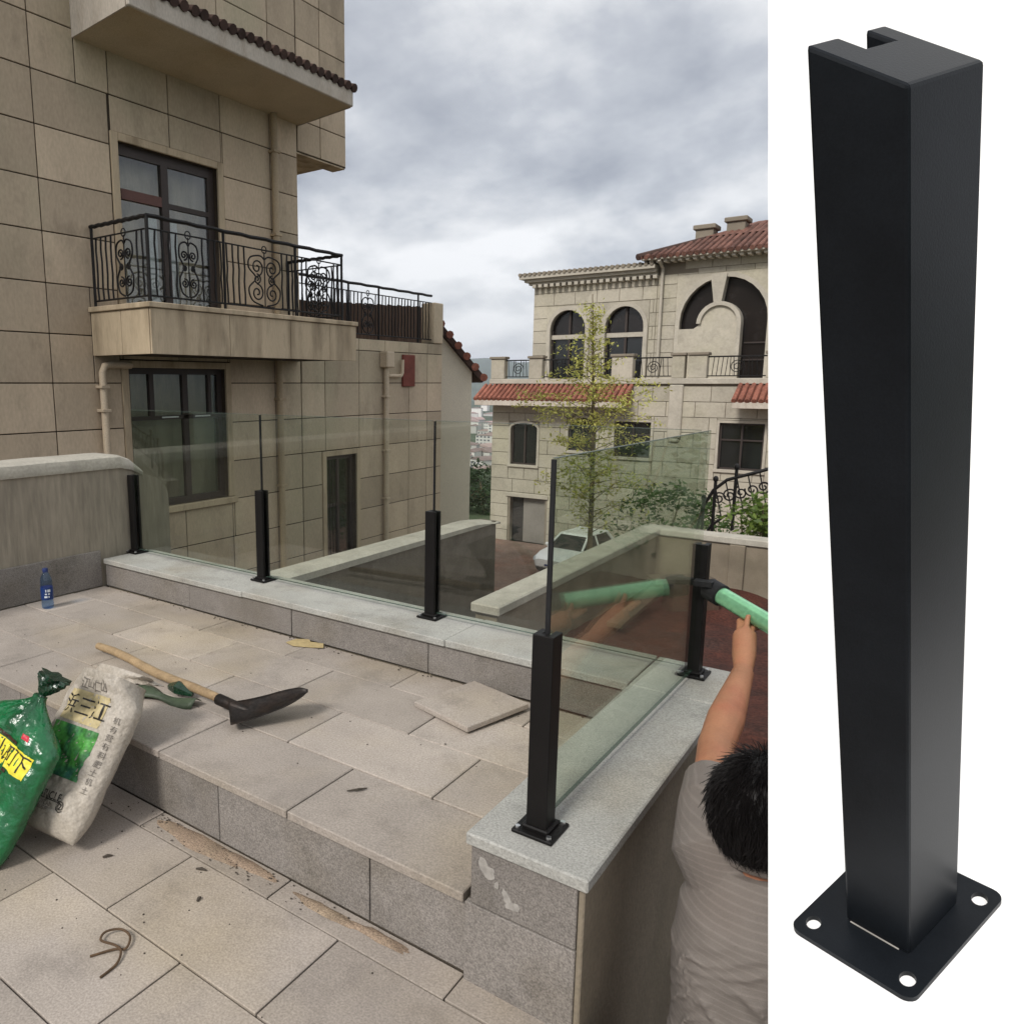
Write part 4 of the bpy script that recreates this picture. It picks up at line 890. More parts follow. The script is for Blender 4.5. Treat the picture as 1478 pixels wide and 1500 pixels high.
def make_glass(p0, p1, z0, z1, label, dark_ends):
    a, b = V((*p0, 0)), V((*p1, 0)); d = (b-a).normalized(); n = V((-d.y, d.x, 0))*0.005
    o = thing('glass_panel', ((a+b)/2).to_3d() + V((0, 0, z0)), label, 'glass', 'frameless glass panels between the posts')
    m = MB(); q = [a-n, b-n, b+n, a+n]
    m.add([(v.x, v.y, z) for z in (z0, z1) for v in q], [(0,3,2,1),(4,5,6,7),(0,1,5,4),(1,2,6,5),(2,3,7,6),(3,0,4,7)])
    g = kid(o, m, 'pane', 'glass')
    # top and bottom ground edges, black end strips added for the dark inner reflection
    for z in (z0-.0012, z1):
        e_ = MB().add([(v.x, v.y, zz) for zz in (z, z+0.0012) for v in q], [(0,3,2,1),(4,5,6,7),(0,1,5,4),(1,2,6,5),(2,3,7,6),(3,0,4,7)]); kid(o, e_, 'ground_edge', 'glass_edge')
    for end in dark_ends:
        c = a if end == 0 else b; s = -d if end == 0 else d
        w = n*1.1; q2 = [c-w, c+s*0.006-w, c+s*0.006+w, c+w]
        kid(o, MB().add([(v.x, v.y, zz) for zz in (z0, z1-0.002) for v in q2], [(0,3,2,1),(4,5,6,7),(0,1,5,4),(1,2,6,5),(2,3,7,6),(3,0,4,7)]), 'dark_edge', 'rubber')
    return o
GT = 1.31; GB = 0.435
make_glass((-0.70, 1.562), (-0.68, 2.80), GB, GT, 'tall clear glass panel along the side coping, mirroring the green tube', (0,))
make_glass((-1.827, 2.81), (-0.712, 2.81), GB, GT, 'clear glass panel on the back coping next to the corner post', (0,))
make_glass((-2.927, 2.81), (-1.843, 2.81), GB, GT, 'middle clear glass panel of the back coping', (0,))
make_glass((-4.06, 2.81), (-2.943, 2.81), GB, GT, 'clear glass panel beside the stucco wall end', ())

# ================================================================== THINGS ON THE TERRACE
Z2 = 0.236
# loose slab on the paving
ls = MB().cbox(-0.15, 0.15, -0.16, 0.16, 0, 0.022, .003).build('loose_slab', 'paving')
ls.location = (-1.375, 2.388, Z2+0.006); ls.rotation_euler = (R(1.2), R(-1.5), R(-16.3))
tag(ls, 'loose square stone slab lying on top of the laid paving', 'slab')
# shovel
S = thing('shovel', (-2.2, 1.95, Z2), 'old shovel with wooden handle and dark steel blade lying on the paving', 'shovel')
h0, h1 = V((-3.08, 1.885, Z2+0.03)), V((-2.045, 1.79, Z2+0.045))
pth = [h0.lerp(h1, k/8) + V((0, 0.006*math.sin(k), 0.004*math.sin(k*1.3))) for k in range(9)]
kid(S, MB().tube(pth, [0.0165, 0.018, .0185, .019, .019, .0185, .018, .017, .016], 12), 'handle', 'wood_handle', smooth=True)
kid(S, MB().tube([h1 + (h0-h1).normalized()*0.10, h1, h1 + V((.06, .02, -.012))], [0.022, 0.0215, 0.012], 12), 'socket', 'steel_dark', smooth=True)
m = MB(); nu, nv = 12, 14       # dished pointed blade tipped up
bd = V((0.62, 0.78, 0)).normalized(); bs = V((-bd.y, bd.x, 0))
for j in range(nv+1):
    t = j/nv; wd = 0.068*(1 - 0.12*t)*(1 if t < .6 else math.sqrt(max(0, 1-((t-.6)/.4)**2)) + 0.02)
    for i in range(nu+1):
        s = -1 + 2*i/nu
        p = h1 + V((0.035, -0.055, 0)) + bd*(0.29*t) + bs*(wd*s)
        zz = Z2 + 0.012 + 0.085*t**1.4 + 0.02*s*s*(1-0.4*t) + 0.025*(s+1)*(1-t)*.6
        m.v.append((p.x, p.y, zz))
for j in range(nv):
    for i in range(nu): m.f.append((j*(nu+1)+i, j*(nu+1)+i+1, (j+1)*(nu+1)+i+1, (j+1)*(nu+1)+i))
bl_ = kid(S, m, 'blade', 'steel_dark', smooth=True); sm = bl_.modifiers.new('solid', 'SOLIDIFY'); sm.thickness = 0.003
# green folded sheet under the handle
m = MB(); nu, nv = 16, 5
for i in range(nu+1):
    for j in range(nv+1):
        t = i/nu; s = -1+2*j/nv
        xx = -2.56 + 0.33*t; yy = 1.70 + 0.06*t + s*(0.052*(1-.55*t)+.01*math.sin(9*t)); zz = Z2 + 0.016 + 0.014*math.cos(s*2.2) + .01*math.sin(7*t+s)
        m.v.append((xx, yy, zz))
for i in range(nu):
    for j in range(nv): m.f.append((i*(nv+1)+j, (i+1)*(nv+1)+j, (i+1)*(nv+1)+j+1, i*(nv+1)+j+1))
gs_ = m.build('green_sheet', 'green_sheet', smooth=True); gs_.modifiers.new('solid', 'SOLIDIFY').thickness = .002
tag(gs_, 'crumpled dark green plastic sheet lying under the shovel handle', 'plastic sheet')
lf = MB().tube([(-2.44, 1.80, Z2+.02), (-2.37, 1.79, Z2+.035), (-2.3, 1.80, Z2+.02)], [.014, .03, .008], 6).build('leaf_clump', 'bag_green_dark')
tag(lf, 'small dark clump lying against the green plastic sheet', 'scrap')
# torn paper scrap
m = MB(); pts = [(-2.47, 2.50), (-2.41, 2.485), (-2.33, 2.52), (-2.27, 2.545), (-2.30, 2.58), (-2.38, 2.575), (-2.41, 2.60), (-2.46, 2.555)]
m.prism(pts, Z2+0.002, Z2+0.005, 'z'); ps = m.build('paper_scrap', 'paper')
for v in ps.data.vertices: v.co.z += 0.012*max(0, noise.noise(V((v.co.x*9, v.co.y*9, 2))))
tag(ps, 'torn yellowish paper scrap on the paving by the back wall', 'paper')
# bottle
B = thing('water_bottle', (-3.94, 2.12, Z2), 'blue water bottle standing by the stucco wall', 'bottle')
sh = MB().lathe([(.026, .001), (.031, .006), (.032, .03), (.0305, .05), (.032, .07), (.032, .125), (.0305, .14), (.032, .15), (.028, .175), (.018, .195), (.0125, .205), (.0125, .213)], (0,0,0), 24).build('shell', 'bottle_plastic', B, True)
lb = MB().lathe([(.0325, .052), (.0328, .055), (.0328, .118), (.0325, .121)], (0,0,0), 24).build('bottle_label', 'bottle_label', B, True)
MB().lathe([(.0145, .206), (.0148, .209), (.0148, .224), (.013, .227)], (0,0,0), 18).build('cap', 'bottle_cap', B, True)
for k in range(3):     # white marks on the label, facing the camera
    a0 = R(-42 + 6*k); m = MB()
    for zc in ((.065, .075), (.082, .09), (.097, .112))[k:k+1]:
        for q in range(5):
            a, b = a0 + .16*q - .2, a0 + .16*(q+1) - .2
            if (q + k) % 4 == 3: continue
            m.add([(.0334*math.cos(w), .0334*math.sin(w), z) for w, z in ((a, zc[0]), (b, zc[0]), (b, zc[1]), (a, zc[1]))], [(0,1,2,3)])
    m.build('printed_mark', 'bottle_white', lb)

# ---- two printed sacks leaning on the step
class Sack:
    def __init__(s, foot, top, wide, W, T, L, neck, seed):
        s.o = V(foot); s.b = (V(top)-V(foot)).normalized(); a = V(wide); s.a = (a - s.b*a.dot(s.b)).normalized(); s.c = s.a.cross(s.b); s.W, s.T, s.L, s.neck, s.seed = W, T, L, neck, seed
        if s.c.y > 0: s.c = -s.c
    def prof(s, v):
        w = s.W*(1 - 0.10*math.exp(-v*14)); t = s.T*min(1, math.sqrt(max(0, v)/0.16)+0.08)
        v0 = getattr(s, 'v0', 0.74)
        if v > v0:
            k = (v-v0)/(1-v0); k = k*k*(3-2*k); w = w*(1-k) + s.neck*k; t = t*(1-k) + s.neck*0.8*k
        return w, t
    def pt(s, u, v, side=1, off=0.0):
        w, t = s.prof(v)
        n = 0.012*noise.noise(V((u*2.2, v*4.5, s.seed+side*3))) + 0.008*noise.noise(V((u*5, v*9, s.seed+9+side))) + 0.003*noise.noise(V((u*13, v*22, s.seed+side)))
        cr_ = abs(noise.noise(V((u*2.6 + v*3.1, v*6.5 - u*1.3, s.seed*1.7 + side)))); cr2 = abs(noise.noise(V((u*5.5 - v*4, v*10 + u*3, s.seed*2.3 + side))))
        n -= 0.007*max(0, 1-cr_*5)**1.5 + 0.004*max(0, 1-cr2*5)**1.5
        n *= min(1, 6*v)
        e = max(0.0, 1-abs(u)**2.6)**(1/2.2)
        sag = 0.02*math.sin(v*3)*0
        return s.o + s.a*(w*u) + s.b*(s.L*v) + s.c*(side*((t+n)*e) + (off if side > 0 else -off) + s.T*0.92)
    def body(s, mat, parent):
        m = MB(); nu, nv = 44, 80; us = [-math.cos(math.pi*i/nu) for i in range(nu+1)]
        for j in range(nv+1):
            v = j/nv
            for u in us: m.v.append(tuple(s.pt(u, v, 1)))
            for u in us[::-1][1:-1]: m.v.append(tuple(s.pt(u, v, -1)))
        k = 2*nu
        for j in range(nv):
            for i in range(k): m.f.append((j*k+i, j*k+(i+1)%k, (j+1)*k+(i+1)%k, (j+1)*k+i))
        m.f.append(tuple(range(k))); m.f.append(tuple(nv*k+i for i in range(k)))
        return kid(parent, m, 'bag_body', mat, smooth=True)
    def patch(s, u0, u1, v0, v1, name, mat, parent, off=.0015, wob=0.0):
        m = MB(); nu, nv = 30, 30
        for j in range(nv+1):
            for i in range(nu+1):
                u = u0+(u1-u0)*i/nu; v = v0+(v1-v0)*j/nv
                m.v.append(tuple(s.pt(u + wob*math.sin(v*40), v, 1, off)))
        for j in range(nv):
            for i in range(nu): m.f.append((j*(nu+1)+i, j*(nu+1)+i+1, (j+1)*(nu+1)+i+1, (j+1)*(nu+1)+i))
        return kid(parent, m, name, mat, smooth=True)
    def text(s, body, u, v, size, mat, parent, off=.003, rot=0.0, sq=1.0):
        me = text_mesh(body, size); d = org(parent)
        bm = bmesh.new(); bm.from_mesh(me); bmesh.ops.triangulate(bm, faces=bm.faces[:])
        for _ in range(3): bmesh.ops.subdivide_edges(bm, edges=[q for q in bm.edges if q.calc_length() > .006], cuts=1, use_grid_fill=False); bmesh.ops.triangulate(bm, faces=bm.faces[:])
        bm.to_mesh(me); bm.free(); c_, s_ = math.cos(rot), math.sin(rot)
        for q in me.vertices:
            x, y = q.co.x*sq*c_ - q.co.y*s_, q.co.x*sq*s_ + q.co.y*c_
            q.co = s.pt(u + x/s.W, v + y/s.L, 1, off) - d
        me.materials.clear(); me.materials.append(M[mat]); return link('lettering', me, parent)
# white woven sack
wb = thing('white_sack', (-2.25, 1.2, 0), 'pale printed sack with a green picture, leaning against the step', 'sack')
s1 = Sack((-2.235, 1.165, 0.004), (-2.272, 1.485, 0.40), (1, 0.12, 0), 0.172, 0.066, 0.52, 0.12, 3.3)
s1.v0 = 0.82; b1 = s1.body('bag_white', wb)
s1.patch(-.62, .52, .66, .86, 'printed_label', 'print_cream', b1)
s1.text('浜三江', -.02, .755, .072, 'print_ink', b1)
s1.patch(-.72, .60, .33, .64, 'printed_picture', 'print_photo', b1)
s1.text('VERSSMBRICLE', -.12, .215, .034, 'print_ink', b1, sq=.92)
s1.patch(-.70, .5, .188, .193, 'printed_line', 'print_ink', b1, off=.002)
s1.text('lISSE LMB BICAM', -.1, .165, .020, 'print_grey', b1); s1.text('RB MBLISIR', 0.0, .135, .018, 'print_grey', b1)
s1.text('@', .52, .175, .036, 'print_ink', b1)
s1.text('净重', -.55, .26, .018, 'print_grey', b1)
for k in range(9): s1.text(random.choice('料土营养栽培有机肥'), .82, .30+.055*k, .024, 'print_grey', b1)
for k in range(4): s1.text(random.choice('仁江水山'), -.25+.2*k, .90+.01*(k % 2), .04, 'print_grey', b1)
# gathered top of the white sack
m = MB(); n = 26
for j in range(6):
    for i in range(n):
        w = 2*math.pi*i/n; rr = (0.085 + .012*j)*(1+.16*math.sin(w*5+j)); p = s1.o + s1.b*(s1.L*(1.0+.014*j)) + s1.a*(rr*math.cos(w)) + s1.c*(s1.T*.92 + (.035+.01*j)*math.sin(w) - .01*j)
        m.v.append(tuple(p))
for j in range(5):
    for i in range(n): m.f.append((j*n+i, j*n+(i+1)%n, (j+1)*n+(i+1)%n, (j+1)*n+i))
m.f.append(tuple(5*n+i for i in range(n)))
kid(wb, m, 'gathered_top', 'bag_white', smooth=True)
# green foil sack
gb = thing('green_sack', (-2.45, 1.05, 0), 'shiny green foil sack with yellow label and knotted neck, leaning on the pale sack', 'sack')
s2 = Sack((-2.385, 1.01, 0.004), (-2.30, 1.235, 0.43), (1, 0.05, 0), 0.20, 0.062, 0.50, 0.024, 7.7)
b2 = s2.body('bag_green', gb)
s2.patch(-.42, .80, .565, .705, 'printed_label', 'print_yellow', b2)
s2.text('风小町下', .20, .635, .063, 'print_ink', b2, sq=.95)
s2.patch(-.42, .34, .712, .732, 'printed_band', 'print_brown', b2)
s2.patch(-.45, .40, .538, .558, 'printed_band', 'print_brown', b2)
s2.patch(-.6, .34, .36, .53, 'printed_band', 'print_brown', b2)
for u, v, r_ in ((.02, .50, .04), (.16, .45, .045), (-.08, .42, .045), (.14, .385, .038), (-.02, .36, .035)):
    m = MB(); k = 14
    m.v.append(tuple(s2.pt(u, v, 1, .004)))
    for i in range(k): m.v.append(tuple(s2.pt(u + r_/s2.W*math.cos(2*math.pi*i/k)*random.uniform(.8, 1.15), v + r_/s2.L*.8*math.sin(2*math.pi*i/k), 1, .003)))
    m.f = [(0, 1+i, 1+(i+1) % k) for i in range(k)]
    kid(b2, m, 'printed_food', 'print_food')
s2.patch(.42, .58, .77, .80, 'printed_dot', 'print_red', b2)
m = MB(); n = 24; tp = s2.o + s2.b*(s2.L*.985) + s2.c*(s2.T*.92)
for j in range(8):
    q = j/7; rr = 0.022 if j == 0 else (0.014 if j == 1 else 0.014 + .042*((j-1)/6)**.7)
    for i in range(n):
        w = 2*math.pi*i/n; f_ = 1+(.28*q)*math.sin(w*6+1.3*j)
        m.v.append(tuple(tp + s2.b*(0.085*q) + V((.02*q, 0, -.004*q)) + s2.a*(rr*f_*math.cos(w)) + s2.c*(rr*f_*.8*math.sin(w))))
for j in range(7):
    for i in range(n): m.f.append((j*n+i, j*n+(i+1)%n, (j+1)*n+(i+1)%n, (j+1)*n+i))
m.f.append(tuple(7*n+i for i in range(n)))
kid(gb, m, 'knotted_neck', 'bag_green_dark', smooth=False)

# ---- litter on the lower paving
w_ = MB().tube(smooth_path([(-1.655, .93, .004), (-1.625, .98, .006), (-1.60, 1.0, .008), (-1.625, 1.03, .012), (-1.665, 1.03, .014), (-1.69, 1.0, .014), (-1.675, .975, .012), (-1.63, .985, .014), (-1.60, .985, .012), (-1.575, .955, .006), (-1.57, .905, .004)], 6), .0032, 7)
tag(w_.build('wire_hook', 'rust_wire', smooth=True), 'bent rusty wire hook lying on the lower paving', 'wire')
rng = random.Random(3); m = MB()
for _ in range(200):
    x = rng.uniform(-2.2, -1.2); y = 1.455 - abs(rng.gauss(0, .035)); s = rng.uniform(.001, .0036)
    if rng.random() < .5: x = rng.uniform(-2.05, -1.5)
    m.ell((x, y, .002+s*.4), (s, s*rng.uniform(.6, 1.2), s*.6), 5, 3)
for _ in range(30):
    x, y, s = rng.uniform(-2.4, -.9), rng.uniform(.9, 1.4), rng.uniform(.0012, .0035); m.ell((x, y, .001+s*.4), (s, s, s*.6), 5, 3)
for _ in range(60):
    x, y, s = rng.uniform(-3.6, -1.0), rng.uniform(1.5, 2.58), rng.uniform(.0012, .0035); m.ell((x, y, Z2+s*.4), (s, s, s*.6), 5, 3)
for _ in range(120):
    x, y, s = rng.uniform(-3.9, -1.0), 2.585-abs(rng.gauss(0, .02)), rng.uniform(.0015, .005); m.ell((x, y, Z2+s*.4), (s, s, s*.6), 5, 3)
tag(m.build('grit', 'crumb'), 'scattered dark grit on the paving', kind='stuff')
def sandpatch(pts, z, h, nm, label):
    m = MB(); n = 30
    for (cx, cy, rx, ry) in pts:
        o = len(m.v); m.v.append((cx, cy, z+h))
        for r_ in (.35, .7, 1.0):
            for i in range(n):
                w = 2*math.pi*i/n; k = 1+.28*noise.noise(V((math.cos(w)*2+cx*9, math.sin(w)*2, r_)))
                m.v.append((cx+rx*r_*k*math.cos(w), cy+ry*r_*k*math.sin(w), z + (h*(1-r_**1.5)+.0006 if r_ < 1 else -.001)))
        for i in range(n): m.f.append((o, o+1+i, o+1+(i+1)%n))
        for r_ in range(2):
            for i in range(n): m.f.append((o+1+r_*n+i, o+1+r_*n+(i+1)%n, o+1+(r_+1)*n+(i+1)%n, o+1+(r_+1)*n+i))
    return tag(m.build(nm, 'sand', smooth=True), label, kind='stuff')
sandpatch([(-1.82, 1.425, .22, .035), (-1.62, 1.44, .14, .022), (-1.28, 1.43, .12, .02), (-1.1, 1.44, .1, .018)], 0.001, .006, 'sand', 'reddish sand swept along the foot of the step')
for k, (x, y, a, L, lb) in enumerate(((-1.72, 1.33, .4, .035, 'dark twig scrap near the foot of the step'), (-1.60, 1.235, 1.9, .02, 'short dark chip on the lower paving'), (-2.0, 1.19, 1.0, .03, 'dark sliver in front of the pale sack'))):
    tag(MB().tube([(x, y, .005), (x+L*.5*math.cos(a), y+L*.5*math.sin(a), .008), (x+L*math.cos(a), y+L*math.sin(a), .004)], [.003, .005, .002], 6).build('twig', 'crumb'), lb, 'twig')
tag(MB().tube([(-1.375, 1.64, Z2+.004), (-1.35, 1.665, Z2+.006), (-1.335, 1.69, Z2+.004)], [.002, .0045, .002], 6).build('twig', 'crumb'), 'dark twig lying on the upper paving near the step edge', 'twig')

# ---- timber in the yard
def plank(p, q, w, t, mat, label, nm='timber_plank'):
    a, b = V(p), V(q); d = (b-a); L = d.length
    o = MB().cbox(-L/2, L/2, -w/2, w/2, -t/2, t/2, .004).build(nm, mat); o.location = (a+b)/2; o.rotation_euler = d.to_track_quat('X', 'Z').to_euler()
    return tag(o, label, 'timber', 'timber lying in the sunken yard')
plank((-2.45, 7.0, -.86), (-2.45, 8.35, -.80), .16, .05, 'timber', 'pale plank lying along the yard wall behind the glass')
plank((-2.45, 8.05, -.62), (-1.95, 8.5, -.62), .24, .05, 'timber', 'short wide pale board resting on the timber pile')
plank((-2.3, 8.2, -.83), (-1.9, 8.5, -.83), .30, .36, 'timber_dark', 'dark timber block under the pale boards')

# ================================================================== PERSON
PS = thing('person', (-0.24, 1.66, -0.95), 'person in a grey t-shirt seen from behind, one arm raised to hold the green tube', 'person')
def loft(m, rings, n=24, fn=None):
    o = len(m.v)
    for k, (c, rx, ry) in enumerate(rings):
        for i in range(n):
            w = 2*math.pi*i/n; f = fn(w, k) if fn else 0
            m.v.append((c[0]+(rx+f)*math.cos(w), c[1]+(ry+f)*math.sin(w), c[2]))
    for k in range(len(rings)-1):
        for i in range(n): m.f.append((o+k*n+i, o+k*n+(i+1)%n, o+(k+1)*n+(i+1)%n, o+(k+1)*n+i))
    m.f.append(tuple(o+i for i in range(n))[::-1]); m.f.append(tuple(o+(len(rings)-1)*n+i for i in range(n))); return m
def remesh(o, vox, it=4):
    r_ = o.modifiers.new('remesh', 'REMESH'); r_.mode = 'VOXEL'; r_.voxel_size = vox; r_.use_smooth_shade = True
    s_ = o.modifiers.new('smooth', 'SMOOTH'); s_.factor = .5; s_.iterations = it
HC = V((-0.245, 1.69, 0.555))
body = MB()
loft(body, [((-.24,1.665,-.20), .13, .105), ((-.24,1.665,-.05), .125, .10), ((-.24,1.67,.10), .125, .10), ((-.24,1.675,.25), .13, .105), ((-.243,1.675,.36), .125, .09), ((-.247,1.675,.42), .10, .07)])
body.tube([(-.247,1.672,.38), (-.246,1.68,.46), HC], [.062, .055, .06], 14)
body.ell(HC, (.078, .098, .115), 20, 14); body.ell(HC + V((0, .035, -.055)), (.06, .065, .065), 16, 10)
body.tube([HC + V((0,.09,.02)), HC + V((0,.115,-.025)), HC + V((0,.098,-.035))], [.010, .016, .010], 8)
for s in (-1, 1):
    body.ell(HC + V((s*.079, -.005, -.01)), (.012, .022, .034), 10, 8)
    body.tube([(-.25+s*.085,1.665,-.14), (-.25+s*.10,1.67,-.5), (-.25+s*.10,1.655,-.87)], [.088, .062, .044], 14)
    body.tube([(-.25+s*.10,1.64,-.88), (-.25+s*.11,1.72,-.905), (-.25+s*.115,1.80,-.915)], [.045, .042, .03], 12)
def arm(sh, el, wr, kn, hold):
    """arm with a hand whose fingers close over the tube; hold = (axis point, axis dir, radius)"""
    body.tube([sh, V(sh).lerp(V(el), .5), el, V(el).lerp(V(wr), .35), wr], [.052, .05, .046, .05, .031], 14)
    w, k = V(wr), V(kn)
    body.tube([w, w.lerp(k, .45), k], [.027, .036, .037], 12)
    ap, ad, rr = V(hold[0]), V(hold[1]).normalized(), hold[2]
    out = (k-ap); out = (out - ad*out.dot(ad)).normalized(); side = ad.cross(out)
    for q, off in enumerate((-.03, -.01, .01, .03)):
        L = (1.9, 2.25, 2.2, 1.8)[q]; base = k + ad*off*0.8; pts = [base]
        for a in (.45, .9, 1.35, 1.8):
            a *= L/2.0; pts.append(ap + ad*off + (out*math.cos(a) + side*math.sin(a))*(rr+.008))
        body.tube(pts, [.0105, .0098, .009, .0085, .007], 8)
    th = [w.lerp(k, .55) - ad*.01, k - side*.02 + ad*.012] + [ap + ad*.02 + (out*math.cos(a) - side*math.sin(a))*(rr+.009) for a in (.6, 1.05)]
    body.tube(th, [.014, .012, .0105, .008], 8)
TA, TD, TR = V((-.626, 2.755, .755)), V((.215, -.14, -.047)).normalized(), 0.031
hp = TA + TD*0.19; hp2 = TA + TD*0.38
arm((-.35, 1.71, .455), (-.425, 2.05, .51), (-.44, 2.42, .60), tuple(hp + V((-.005, -.07, -.055))), (hp, TD, TR))
arm((-.08, 1.70, .44), (-.10, 2.02, .45), (-.22, 2.32, .56), tuple(hp2 + V((.01, -.055, -.06))), (hp2, TD, TR))
bo = kid(PS, body, 'body', 'skin', smooth=True); remesh(bo, .0065, 3)
# eyes and mouth
for s in (-1, 1): kid(bo, MB().ell(HC + V((s*.032, .092, .012)), (.014, .009, .008), 10, 8), 'eye', 'hair', smooth=True)
kid(bo, MB().tube([HC + V((-.022, .098, -.062)), HC + V((0, .104, -.06)), HC + V((.022, .098, -.062))], .005, 8), 'mouth', 'print_food')
# shirt
def folds(w, k):
    z = k/89; back = max(0, -math.sin(w))**.6
    bow = z*15 + 2.6*abs(math.cos(w))**1.8 + 1.8*noise.noise(V((math.cos(w)*1.7, z*5, 1))) + .6*noise.noise(V((math.cos(w)*4, z*9, 2)))
    q = bow - math.floor(bow); rdg = (1-abs(2*q-1))**2.2
    amp = .017*back*max(0, min(1, 4*z))*max(0, min(1, (0.86-z)*6))*(0.5+1.0*noise.noise(V((bow//1*3.1, math.cos(w)*2.2, 5))))
    return amp*rdg + .010*noise.noise(V((math.cos(w)*1.6, math.sin(w)*1.6, z*4)))
sh = MB(); rg = []
for k in range(90):
    z = k/89; zz = -.16 + .60*z
    rx = .146 + .012*math.sin(z*3.0) + (.004*(1-z)); ry = .128 + .012*math.sin(z*3.1) + .02*(1-z)
    if z > .82: q = (z-.82)/.18; rx = rx*(1-q) + .098*q; ry = ry*(1-q) + .078*q
    rg.append(((-.236 - .010*z, 1.665 + .012*z, zz), rx, ry))
loft(sh, rg, 96, folds)
sh.tube([(-.28, 1.675, .35), (-.345, 1.68, .45), (-.372, 1.77, .488), (-.392, 1.87, .50)], [.088, .084, .068, .062], 20)
sh.tube([(-.20, 1.675, .36), (-.10, 1.695, .425), (-.06, 1.80, .44), (-.045, 1.86, .44)], [.085, .086, .078, .073], 20)
so_ = kid(PS, sh, 'shirt', 'shirt', smooth=True); remesh(so_, .0036, 1)
cl = MB(); pts = [(-.247+.074*math.cos(R(a)), 1.682+.066*math.sin(R(a)), .452 - .012*math.sin(R(a))) for a in range(0, 361, 15)]
kid(so_, cl.tube(pts, .0115, 10, cap=False), 'collar', 'shirt', smooth=True)
tr_ = MB(); loft(tr_, [((-.24,1.665,-.30), .148, .125), ((-.24,1.665,-.2), .15, .128), ((-.24,1.665,-.10), .14, .118)], 28)
for s in (-1, 1): tr_.tube([(-.25+s*.088,1.665,-.24), (-.25+s*.10,1.67,-.5), (-.25+s*.10,1.655,-.86)], [.105, .085, .07], 16)
to_ = kid(PS, tr_, 'trousers', 'trousers', smooth=True); remesh(to_, .009, 3)
for s in (-1, 1): kid(PS, MB().ell((-.25+s*.11, 1.71, -.915), (.05, .125, .04), 16, 10), 'shoe', 'rubber', smooth=True)
# hair: cap plus short strands
rng = random.Random(2); HB = HC + V((0, -.022, .022)); hm = MB()
for i in range(25):
    for j in range(36):
        th = math.pi*i/24; ph = 2*math.pi*j/36; q = V((math.sin(th)*math.cos(ph), math.sin(th)*math.sin(ph), math.cos(th)))
        k = 1 + .05*noise.noise(q*2.3) + .03*noise.noise(q*6)
        hm.v.append(tuple(HB + V((q.x*.102*k, q.y*.116*k, q.z*.114*k))))
for i in range(24):
    for j in range(36): hm.f.append((i*36+j, (i+1)*36+j, (i+1)*36+(j+1)%36, i*36+(j+1)%36))
for _ in range(7000):
    th = math.acos(rng.uniform(-.7, 1)); ph = rng.uniform(0, 2*math.pi)
    n_ = V((math.sin(th)*math.cos(ph), math.sin(th)*math.sin(ph), math.cos(th)))
    if n_.y > .45 and n_.z < .45: continue
    p = HB + V((n_.x*.101, n_.y*.115, n_.z*.113))
    fl = V((.25*noise.noise(n_*2.5), -.35, -1)); dn = (fl - n_*n_.dot(fl)); dn = (dn + V((rng.gauss(0,.16), rng.gauss(0,.16), rng.gauss(0,.16)))).normalized()
    L = rng.uniform(.02, .045); q = p + dn*L*.5 + n_*.0045; e_ = p + dn*L + n_*rng.uniform(-.002, .006)
    hm.tube([p, q, e_], [.0011, .001, .0003], 3, cap=False)
kid(PS, hm, 'hair', 'hair', smooth=True)

# green tube held against the corner post
T = thing('green_tube', tuple(TA), 'shiny green tube with black end collar held against the corner post', 'tube')
kid(T, MB().tube([TA + TD*.03, TA + TD*.44], TR, 28), 'barrel', 'tube_green', smooth=True)
kid(T, MB().tube([TA - TD*.012, TA - TD*.008, TA + TD*.05, TA + TD*.053], [TR+.004, TR+.008, TR+.008, TR+.003], 28), 'end_collar', 'rubber', smooth=True)
kid(T, MB().cbox(TA.x-.05, TA.x+.012, TA.y-.05, TA.y-.02, TA.z+.015, TA.z+.04, .004), 'clamp', 'rubber')
kid(T, MB().tube([TA + TD*.42, TA + TD*.47], TR+.006, 28), 'end_cap', 'rubber', smooth=True)

# ================================================================== DISPLAY POST ON ITS WHITE STAND
SC = 1.8
axr = V((.3496, -.0219, -.3294)); RM = Matrix.Rotation(axr.length, 3, axr.normalized())
T0 = CAM + (V((.0047, .554, 1.1361)) - CAM)*SC
hw, hd, pw, pd, HH = .0184*SC, .0269*SC, .0363*SC, .0524*SC, .5*SC
ox, oy, slx, sly, shr = -.0024*SC, -.0022*SC, -.6519, -.0088, .0963
DP = thing('display_post', tuple(T0), 'large black slotted post with drilled base plate standing on the white display stand', 'post')
M4 = RM.to_4x4()
def place(o):
    o.data.transform(M4); return o
# shaft: C-shaped section, top cut at a slant
n0 = -hd + 2*hd*.39; n1_ = -hd + 2*hd*.74; dp = 2*hw*.29
sec = [(-hw,-hd),(hw,-hd),(hw,hd),(-hw,hd),(-hw,n1_),(-hw+dp,n1_),(-hw+dp,n0),(-hw,n0)]
m = MB(); k = len(sec)
for (a, b) in sec: m.v.append((a + shr*b, b, 0.0))
for (a, b) in sec: m.v.append((a + shr*b, b, HH + slx*a + sly*b))
m.f = [tuple(range(k))[::-1], tuple(range(k, 2*k))] + [(i, (i+1)%k, k+(i+1)%k, k+i) for i in range(k)]
o = m.build('shaft', 'display_black', DP, bevel=.0028); place(o)
